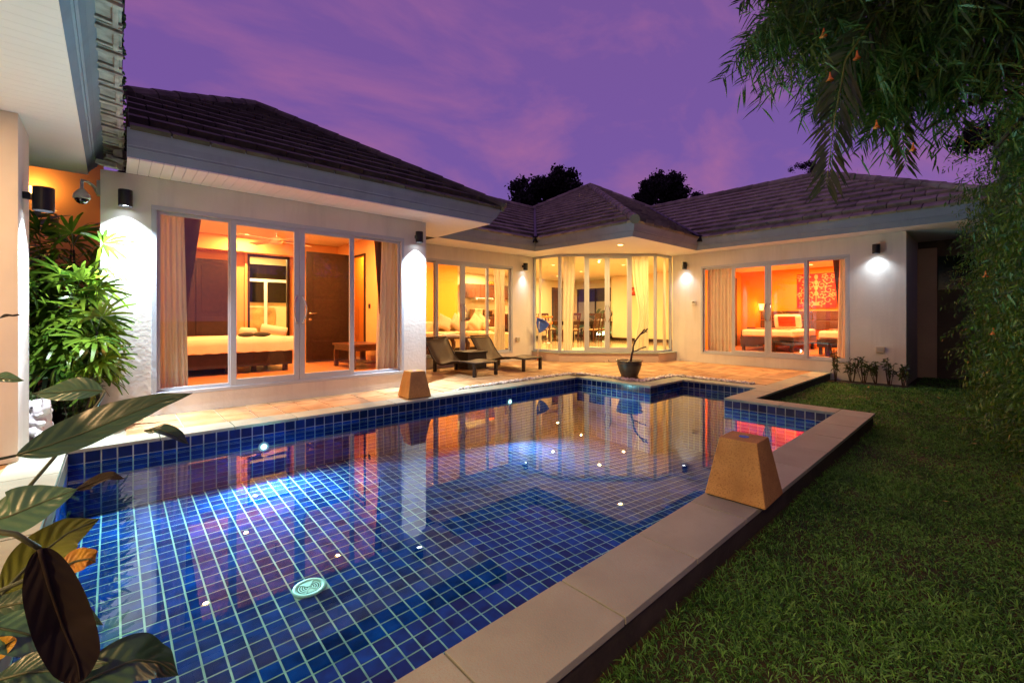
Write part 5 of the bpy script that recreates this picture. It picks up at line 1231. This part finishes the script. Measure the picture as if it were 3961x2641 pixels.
V_, q_, t_ = leaf_arrays(gp, D_, rng.normal(size=(n, 3)), rng.uniform(.026, .070, n) * (1 + .25 * np.sin(gp[:, 0] * 3 + gp[:, 1] * 2)), rng.uniform(.0016, .0034, n) * np.where(gp[:, 0] > 6.7, 1.6, 1.0), .45, .1)
tag(npmesh('grass', V_, q_, t_, M['grass']), kind='stuff')
LL_ = ['small dry leaf on lawn beside the outer corner of the pool edge', 'small dry leaf on the far lawn, nearer one of a close pair', 'small dry leaf on the far lawn, farther one of a close pair', 'small dry leaf at the foot of the hedge halfway along the lawn', 'small dry leaf on the near lawn right of the stone lantern', 'small dry leaf on the lawn in front of the low shrubs', 'small dry leaf on lawn between the pool corner and the hedge']
for i, (x, y) in enumerate([(5.75, .42), (8.9, .30), (9.4, .55), (7.8, .05), (4.2, .2), (9.9, 1.5), (6.3, .15)]):
    P_ = np.array([[x, y, LAWN + .045]]); a = rng.uniform(0, 6.28)
    V_, q_, t_ = leaf_arrays(P_, np.array([[math.cos(a), math.sin(a), .15]]), np.array([[-math.sin(a), math.cos(a), .2]]), np.array([.075]), np.array([.016]), -.1, .3)
    tag(npmesh('fallen_leaf', V_, q_, t_, M['leaf_yellow'], None, (x, y, LAWN + .045)), LL_[i], 'leaf', 'fallen leaves on the lawn')
# planted strip by the bedroom wall
b = MB(); b.prism([(10.56, 1.0), (10.999, 1.0), (10.999, 2.25), (10.62, 2.25)], LAWN - .01, LAWN + .012); tag(b.build('flower_bed', M['soil']), kind='structure')
def shrub(x, y, h, label, nst=6, leaves=70, ln=.075, sp=.10, m='leaf_shrub', group='low shrubs below the bedroom wall', w_=.011, z0=LAWN, base=.45):
    t = thing('shrub', label, 'shrub', (x, y, z0), group); b = MB(); PP, DD = [], []
    for k in range(nst):
        a = rng.uniform(0, 6.28); r_ = rng.uniform(.3, 1) * sp; hh = h * rng.uniform(.7, 1.0); tip = Vector((x + r_ * math.cos(a) * 1.3, y + r_ * math.sin(a) * 1.3, z0 + hh)); bs = Vector((x + r_ * .35 * math.cos(a), y + r_ * .35 * math.sin(a), z0))
        b.tube([bs, bs.lerp(tip, .5) + Vector((rng.normal() * .015, rng.normal() * .015, 0)), tip], [.007, .006, .004], 5)
        for j in range(leaves // nst):
            s_ = rng.uniform(base, 1.0); PP.append(bs.lerp(tip, s_)); DD.append(rng.normal(size=3) + [0, 0, .35])
    b.build('stems', M['bark'], t); n = len(PP); V_, q_, t_ = leaf_arrays(np.array(PP), unit(np.array(DD)), rng.normal(size=(n, 3)), ln * rng.uniform(.7, 1.2, n), w_ * rng.uniform(.8, 1.3, n), .3)
    npmesh('leaves', V_, q_, t_, M[m], t); return t
for x, y, h, lb in [(10.70, 2.12, .68, 'tallest shrub in the row, at the patio corner below the glass door'), (10.80, 1.88, .50, 'second shrub from the patio corner in the row below the wall'), (10.82, 1.70, .52, 'third shrub from the patio corner, left of the wall socket'), (10.82, 1.50, .46, 'thin shrub directly under the wall socket'), (10.80, 1.31, .56, 'dense dark shrub right of the wall socket'), (10.80, 1.12, .44, 'last shrub in the row at the right wall corner')]:
    shrub(x, y, h, lb, 7, 110, .085, .09)
# hedge along the right side
tag(MB().box(3.0, -1.35, -.2, 13.0, -1.2, 2.4).build('sky_block_wall', M['greywall']), 'dark rendered wall added behind the hedge to block the sky', 'wall')  # added wall, stops sky showing through the hedge
hd = thing('hedge', 'tall loose green hedge along the right edge of the lawn', 'hedge', (8, -.6, LAWN))
n = 3700; hx = 4.2 + 7.6 * rng.uniform(0, 1, n) ** .8; hz = rng.uniform(LAWN + .05, 3.3, n); bul = .14 * np.sin(hx * 2.3 + hz) + .10 * np.sin(hx * 5.1 - 2 * hz)
hc = np.stack([hx, -.52 + bul + np.clip((hx - 6.0) * .085, 0, .28) + rng.normal(0, .12, n), hz], 1); hdv = unit(rng.normal(size=(n, 3)) * .7 + [0, .9, -.15])
V_, q_, t_ = twigs(hc, hdv, rng.uniform(.25, .5, n), 17, .058, .0070, rng.uniform(.3, .9, n), .9, .3)
npmesh('foliage', V_, q_, t_, M['leaf_hedge'], hd)
n = 1500; hx = 3.6 + 9.0 * rng.uniform(0, 1, n); hc = np.stack([hx, -.95 + rng.normal(0, .1, n), rng.uniform(LAWN, 3.6, n)], 1)
V_, q_, t_ = twigs(hc, unit(rng.normal(size=(n, 3)) + [0, .5, 0]), rng.uniform(.3, .5, n), 9, .15, .030, rng.uniform(.3, .9, n), .9, .3)
npmesh('inner_foliage', V_, q_, t_, M['leaf_hedge'], hd)
for x in np.arange(4.4, 12.2, .8):
    b = MB(); b.tube([(x, -.8, LAWN - .02), (x + rng.normal() * .1, -.75, 1.2), (x + rng.normal() * .2, -.7, 2.8)], [.03, .025, .012], 6); b.build('stem', M['bark'], hd)
# flowering tree that hangs over the lawn
tr = thing('flowering_tree', 'overhanging tree with narrow drooping leaves and orange trumpet flowers at top right', 'tree', (5.9, -.9, LAWN))
b = MB(); b.tube([(5.9, -.9, LAWN - .03), (5.85, -.85, .9), (5.75, -.75, 1.9), (5.6, -.6, 2.7)], [.10, .085, .075, .06], 10); b.build('trunk', M['bark'], tr, True)
tips = [(4.2, 1.0, 3.45), (4.6, .7, 3.0), (5.0, .4, 2.7), (5.3, 0, 2.5), (4.6, .5, 3.9), (5.6, .3, 4.2), (6.3, -.2, 3.3), (5.4, -.4, 4.4)]
for q in tips:
    b = MB(); m0 = Vector((5.6, -.6, 2.7)); q = Vector(q); b.tube([m0, m0.lerp(q, .4) + Vector((0, 0, .25)), m0.lerp(q, .75) + Vector((0, 0, .18)), q], [.045, .03, .02, .008], 7); b.build('branch', M['bark'], tr, True)
bl = [((4.95, .40, 3.40), (.70, .70, .45), 430), ((4.22, 1.02, 3.62), (.30, .30, .22), 90), ((5.8, -.4, 4.1), (1.2, .9, .75), 620), ((4.75, .55, 4.1), (.75, .7, .45), 330), ((6.7, -.65, 3.2), (.9, .35, .8), 380)]
cc, cd = [], []
for c, r_, k in bl:
    d = unit(rng.normal(size=(k, 3))); cc.append(np.array(c) + d * np.array(r_) * rng.uniform(.35, 1.0, (k, 1))); cd.append(unit(d * [1, 1, .5] + rng.normal(size=(k, 3)) * .45 + [-.25, .25, -.05]))
cc = np.concatenate(cc); cd = np.concatenate(cd); n = len(cc)
V_, q_, t_ = twigs(cc, cd, rng.uniform(.22, .42, n), 22, .15, .0068, rng.uniform(.35, .9, n), .85, .30)
npmesh('foliage', V_, q_, t_, M['leaf_tree'], tr)
for i, (x, y, z) in enumerate([(3.956, .86, 3.321), (4.017, .67, 3.094), (3.86, .80, 2.93), (4.60, .42, 2.504), (4.45, .62, 2.70), (6.30, .05, 1.60), (5.9, .0, 1.05)]):
    b = MB(); f_ = Matrix.Rotation(rng.normal() * .4, 3, 'X'); pr_ = [(.004, 0), (.006, -.02), (.010, -.04), (.020, -.055), (.026, -.062)]
    b.lathe(pr_, (x, y, z), 10); o = b.build('flower', M['flower'], tr, True)
# palm whose frond tip hangs into view
pt_ = thing('palm_tree', 'palm frond hanging dark against the purple sky at top right', 'palm tree', (6.6, -.9, LAWN))
b = MB(); b.tube([(6.6, -.9, LAWN - .02), (6.5, -.8, 2.0), (6.3, -.6, 4.4)], [.09, .08, .07], 10); b.build('trunk', M['bark'], pt_, True)
def frond(pts, n_, ln, par=None, m='leaf_palm', wd=.012, name='frond', r0=.014):
    par = par or pt_
    pts = np.array(pts); s_ = np.linspace(0, 1, len(pts)); u_ = np.linspace(.25, 1, n_); C_ = np.stack([np.interp(u_, s_, pts[:, k]) for k in range(3)], 1)
    T_v = unit(np.gradient(C_, axis=0)); S_ = unit(np.cross(T_v, np.array([[FW.x, FW.y, 0.15]])))
    PP, DD, SS, LL = [], [], [], []
    for sg_ in (-1, 1):
        d = unit(T_v * 1.0 + S_ * sg_ * .85 + rng.normal(size=C_.shape) * .10); PP.append(C_); DD.append(d); SS.append(np.cross(d, np.cross(T_v, S_)) + rng.normal(size=C_.shape) * .25); LL.append(ln * (1.05 - .65 * np.abs(u_ - .55) ** 1.3 * 2) * rng.uniform(.85, 1.1, n_))
    V_, q_, t_ = leaf_arrays(np.concatenate(PP), np.concatenate(DD), np.concatenate(SS), np.concatenate(LL), np.full(2 * n_, wd), .22)
    o = npmesh(name, V_, q_, t_, M[m], par)
    b = MB(); b.tube([tuple(p) for p in pts], list(np.linspace(r0, .002, len(pts))), 6); b.build('rachis', M['leaf_olive'], par, True); return o
frond([(6.3, -.6, 4.4), (5.2, .1, 4.2), (4.4, .55, 3.6), (4.02, .74, 3.05), (3.90, .78, 2.60), (3.85, .82, 2.12)], 60, .30)
frond([(6.3, -.6, 4.4), (5.6, .2, 4.4), (5.2, .5, 3.7), (5.02, .55, 3.0), (4.97, .50, 2.45)], 50, .26)
for k in range(46):
    c = np.array([(4.25, 1.0, 3.70), (4.6, .75, 3.35), (4.95, .45, 3.25), (5.2, .2, 3.6), (4.6, .65, 3.9), (4.92, .38, 3.05)][k % 6]) + rng.normal(size=3) * [.16, .16, .12]
    d = np.array([-.55, .50, .10]) + rng.normal(size=3) * .45; d /= np.linalg.norm(d); ln_ = rng.uniform(.38, .62)
    frond([c - d * .1, c + d * ln_ * .35 + [0, 0, .03], c + d * ln_ * .75 - [0, 0, .05], c + d * ln_ - [0, 0, .20]], 20, .17, tr, 'leaf_tree', .0065, 'leafy_spray', .005)
# lady palm, bushes in the passage bed
b = MB(); b.prism([(-2.6, 6.2), (-.13, 6.2), (-.13, 8.9), (-2.6, 8.9)], -.2, -.004); tag(b.build('planting_bed', M['soil']), kind='structure')
fans = []
for v in range(4):
    k = 11; PP, DD, SS, LL = [], [], [], []
    for j in range(k):
        a = R(-115 + 230 * j / (k - 1)) + rng.normal() * .06; PP.append((0, 0, 0)); DD.append((math.cos(a), math.sin(a), .25 + .15 * rng.normal())); SS.append((-math.sin(a), math.cos(a), .1)); LL.append((.34 - .08 * abs(math.sin(a))) * rng.uniform(.85, 1.1))
    P_, D_, S_, L_ = map(np.array, (PP, DD, SS, LL)); Vv, q_, t_ = leaf_arrays(P_.astype(float), D_, S_, L_, np.full(k, .0195), .55, .25)
    # blunt tips
    Vv = Vv.reshape(k, 6, 3); tip = Vv[:, 5] * .93; V2 = np.concatenate([Vv[:, :5], (tip - np.array(S_) * .008)[:, None], (tip + np.array(S_) * .008)[:, None]], 1).reshape(-1, 3)
    bb = np.arange(k)[:, None] * 7; F4 = np.concatenate([bb + [[1, 2, 4, 3]], bb + [[3, 4, 6, 5]]]); F3 = bb + [[0, 2, 1]]
    o = npmesh('fan', V2, F4, F3, M['leaf_rhapis']); fans.append(o.data); bpy.data.objects.remove(o)
lp = thing('lady_palm', 'lush lady palm with fanned leaves in front of the white wall corner', 'palm', (-.45, 6.9, 0))
stems = [(-.85, 6.7), (-.62, 6.95), (-.45, 6.65), (-.30, 7.0), (-.70, 7.3), (-.25, 6.55), (-.42, 7.35), (-.95, 7.1), (-.18, 6.38), (-1.1, 7.5)]
for i, (x, y) in enumerate(stems):
    hh = [1.55, 1.85, 1.35, 1.9, 2.0, 1.15, 1.95, 1.7, 1.0, 1.9][i]; tp = Vector((x + rng.normal() * .06 + (.10 if y < 6.7 else 0), y + rng.normal() * .06 - (.12 if y < 6.7 else 0), hh))
    b = MB(); b.tube([(x, y, -.02), (x * .97, y, hh * .5), tp], [.016, .014, .010], 7); b.build('cane', M['leaf_brown'], lp, True)
    nf = 21
    for k in range(nf):
        z = hh * (.42 + .60 * k / (nf - 1)); a = k * 2.4 + i + rng.normal() * .2; bs = Vector((x, y, 0)).lerp(Vector((tp.x, tp.y, 0)), z / hh); elev = R(rng.uniform(-15, 40)) if k < nf - 2 else R(65)
        r_ = rng.uniform(.12, .32); d = Vector((math.cos(a) * math.cos(elev), math.sin(a) * math.cos(elev), math.sin(elev))); e = Vector((bs.x, bs.y, z)) + d * r_
        if e.x > -.125 and e.y > 6.36: e.y = 6.36 - rng.uniform(0, .1)
        if e.x > -.06: e.x = -.06 - rng.uniform(0, .10)
        if e.x < -.5 and e.y < 6.0: continue
        b = MB(); b.tube([(bs.x, bs.y, z), Vector((bs.x, bs.y, z)).lerp(e, .6) + Vector((0, 0, .03)), e], .004, 5); o = b.build('petiole', M['stalk'], lp)
        q = Vector(d); q.z -= .35; rot = q.to_track_quat('X', 'Z').to_euler(); f_ = piece('fan_leaf', fans[k % 4], lp, e, rot)
        f_.rotation_euler.rotate_axis('X', rng.normal() * .5); f_.scale = (1, 1, 1) * 1 if True else None
for x, y, h, lb in [(-.62, 6.25, .55, 'low bush at the foot of the lady palm, behind the statue'), (-.28, 6.25, .62, 'low bush under the lady palm beside the white wall corner'), (-.95, 6.5, .8, 'bush behind the corner pillar in the passage bed')]:
    shrub(x, y, h, lb, 12, 620, .055, .22, 'leaf_shrub', 'bushes in the passage bed', .011, 0, .15)
shrub(-.55, 7.2, 1.15, 'leafy dark bush filling in behind the lady palm', 16, 1500, .07, .42, 'leaf_shrub', 'bushes in the passage bed', .013, 0, .1)
# trees beyond the roofs
def far_tree(x, y, zc, rx, rz, label, blobs, nleaf=3600):
    t = thing('distant_tree', label, 'tree', (x, y, -.2), 'distant trees beyond the roofs'); b = MB(); b.tube([(x, y, -.25), (x, y, zc - rz * .7), (x + .2, y, zc)], [.3, .22, .1], 8)
    for k in range(9): a = k * .7; b.tube([(x, y, zc - rz * .9), (x + RT.x * rx * .7 * math.cos(a), y + RT.y * rx * .7 * math.cos(a), zc + rz * .55 * math.sin(a) ** 2)], [.10, .04], 5)
    b.build('trunk', M['leaf_dark'], t); PP = []
    for k in range(blobs):
        a = rng.uniform(-.35, math.pi + .35); rr = rng.uniform(.35, .95); c = np.array([x, y, zc - rz * .45]) + np.array([RT.x, RT.y, 0]) * rx * rr * math.cos(a) + np.array([0, 0, 1.4]) * rz * rr * max(-.25, math.sin(a)) + np.array([FW.x, FW.y, 0]) * rng.normal() * rx * .4
        PP.append(c + rng.normal(size=(nleaf // blobs, 3)) * rx * .085)
    PP = np.concatenate(PP); n = len(PP); V_, q_, t_ = leaf_arrays(PP, rng.normal(size=(n, 3)), rng.normal(size=(n, 3)), np.full(n, rx * .085), np.full(n, rx * .030)); npmesh('crown', V_, q_, t_, M['leaf_dark'], t)
far_tree(25.7, 24.1, 10.9, 2.75, 1.55, 'round dark tree silhouette beyond the roof valley left of the bay roof', 80, 17000)
far_tree(32.4, 17.9, 11.1, 2.2, 1.5, 'round dark tree silhouette between the bay roof and right roof', 65, 14000)
far_tree(38.5, 9.0, 12.6, 1.1, .45, 'tiny dark treetop just above the right roof ridge', 14, 1200)
far_tree(39, -.5, 11.8, 3.0, .8, 'low dark treetops behind the right hip of the roof', 30, 3000)
# broad leaved plant in the left foreground
bp_ = thing('broad_leaf_plant', 'broad leaved plant with wet green and withered leaves at lower left', 'plant', (-.78, 1.40, 0))
def big_leaf(pts, width, nrm, m, rib=.0035, fold=.25, wav=.004, nv=21, freq=25, tipf=.8, pw=.95):
    P = np.array(pts); s0 = np.linspace(0, 1, len(P)); nu = 60; s_ = np.linspace(0, 1, nu)
    C_ = np.stack([np.interp(s_, s0, P[:, k]) for k in range(3)], 1)
    for _ in range(3): C_[1:-1] = (C_[:-2] + 2 * C_[1:-1] + C_[2:]) / 4
    T_v = unit(np.gradient(C_, axis=0)); Nn = np.array(nrm, float); S_ = unit(np.cross(T_v, Nn)); N_ = np.cross(S_, T_v)
    w = width * .5 * (np.sin(np.pi * np.clip(s_, 0, 1) ** tipf) ** pw) ; V = []
    for i in range(nu):
        for j in range(nv):
            v = 2 * j / (nv - 1) - 1; up_ = fold * w[i] * abs(v) ** 1.4 + rib * math.sin(freq * (s_[i] - .22 * abs(v)) * 2) * min(1, abs(v) * 3) * (1 - abs(v) ** 6) + wav * math.sin(9 * s_[i] + 3 * np.sign(v)) * abs(v)
            V.append(C_[i] + S_[i] * w[i] * v + N_[i] * up_)
    F = np.array([[i * nv + j, i * nv + j + 1, (i + 1) * nv + j + 1, (i + 1) * nv + j] for i in range(nu - 1) for j in range(nv - 1)])
    o = npmesh('leaf', np.array(V), F, None, M[m], bp_, smooth=True)
    b = MB(); b.tube([tuple(C_[i] + N_[i] * .001) for i in range(0, nu, 3)], list(np.linspace(.003, .0008, len(range(0, nu, 3)))), 6); r_ = b.build('midrib', M['leaf_brown'] if m == 'leaf_brown' else M['stalk'], o, True)
    return o
LV = {
'A': ([(-.183, 1.682, .796), (-.129, 1.687, .808), (-.056, 1.702, .829), (.024, 1.696, .862), (.106, 1.689, .896), (.183, 1.673, .914)], .112, (-.15, -.70, .68), 'leaf_big'),
'B': ([(-.027, 2.216, .876), (-.081, 2.238, .883), (-.142, 2.266, .877), (-.215, 2.292, .878)], .098, (.1, -.75, .6), 'leaf_pale'),
'C': ([(-.259, 1.859, .988), (-.223, 1.826, .98), (-.18, 1.787, .977)], .040, (.1, -.7, .6), 'leaf_pale'),
'O': ([(-.27, 2.004, 1.139), (-.236, 1.973, 1.15), (-.204, 1.944, 1.158)], .014, (.1, -.6, .6), 'leaf_brown'),
'D': ([(-.229, 1.561, .676), (-.176, 1.54, .687), (-.123, 1.546, .703), (-.065, 1.547, .719)], .112, (.05, -.75, .65), 'leaf_pale'),
'P': ([(-.07, 1.552, .716), (-.037, 1.549, .726), (-.003, 1.518, .744), (.023, 1.508, .734)], .030, (.05, -.7, .6), 'leaf_brown'),
'E': ([(-.161, 1.297, .611), (-.12, 1.327, .654), (-.073, 1.351, .682), (-.022, 1.373, .69)], .085, (.4, -.8, .45), 'leaf_olive'),
'F': ([(-.077, .909, .823), (-.068, .914, .766), (-.055, .93, .692), (-.039, .928, .631), (-.036, .926, .600)], .062, (.25, -1, .1), 'leaf_brown'),
'G': ([(-.078, 1.221, .661), (-.055, 1.227, .665), (-.035, 1.222, .665), (-.025, 1.226, .652)], .045, (.1, -.8, .5), 'leaf_yellow'),
'H': ([(-.076, 1.219, .421), (-.021, 1.21, .431), (.034, 1.214, .431), (.077, 1.228, .394), (.109, 1.227, .349)], .095, (.1, -.6, .8), 'leaf_big'),
'I': ([(-.195, 1.395, .516), (-.151, 1.382, .491), (-.102, 1.378, .45), (-.059, 1.407, .446)], .085, (.1, -.7, .7), 'leaf_pale'),
'J': ([(-.187, 1.387, .463), (-.163, 1.366, .476), (-.147, 1.352, .489)], .045, (.1, -.8, .5), 'leaf_yellow'),
'K': ([(-.205, 1.472, .514), (-.15, 1.449, .518), (-.094, 1.438, .499), (-.016, 1.408, .427)], .09, (.1, -.8, .5), 'leaf_big'),
'M': ([(-.166, 1.233, .483), (-.12, 1.219, .485), (-.068, 1.198, .474), (-.006, 1.169, .473)], .065, (.1, -.6, .8), 'leaf_big'),
'N': ([(.081, 1.955, .761), (.12, 1.919, .766), (.166, 1.878, .739), (.192, 1.854, .717)], .050, (.1, -.6, .8), 'leaf_big')}
for k, (pts, w, nr_, m_) in LV.items():
    big_leaf(pts, w, nr_, m_, tipf=.95 if k == 'F' else .8, pw=.5 if k == 'F' else .95, rib=(.0006 if m_ == 'leaf_brown' else .0016) if w > .06 else .0008)
    if k in 'PN': continue
    q = Vector(pts[0]); base = Vector((-.78 + rng.normal() * .05, 1.40 + rng.normal() * .05, -.02)); d = (Vector(pts[1]) - q).normalized(); c1 = q - d * .18
    b = MB(); pp = [(1 - s_) ** 2 * base + 2 * s_ * (1 - s_) * (c1 + Vector((-.1, 0, .05))) + s_ * s_ * q for s_ in np.linspace(0, 1, 14)]; b.tube(pp, list(np.linspace(.007, .0035, 14)), 7); b.build('stalk', M['stalk'], bp_, True)
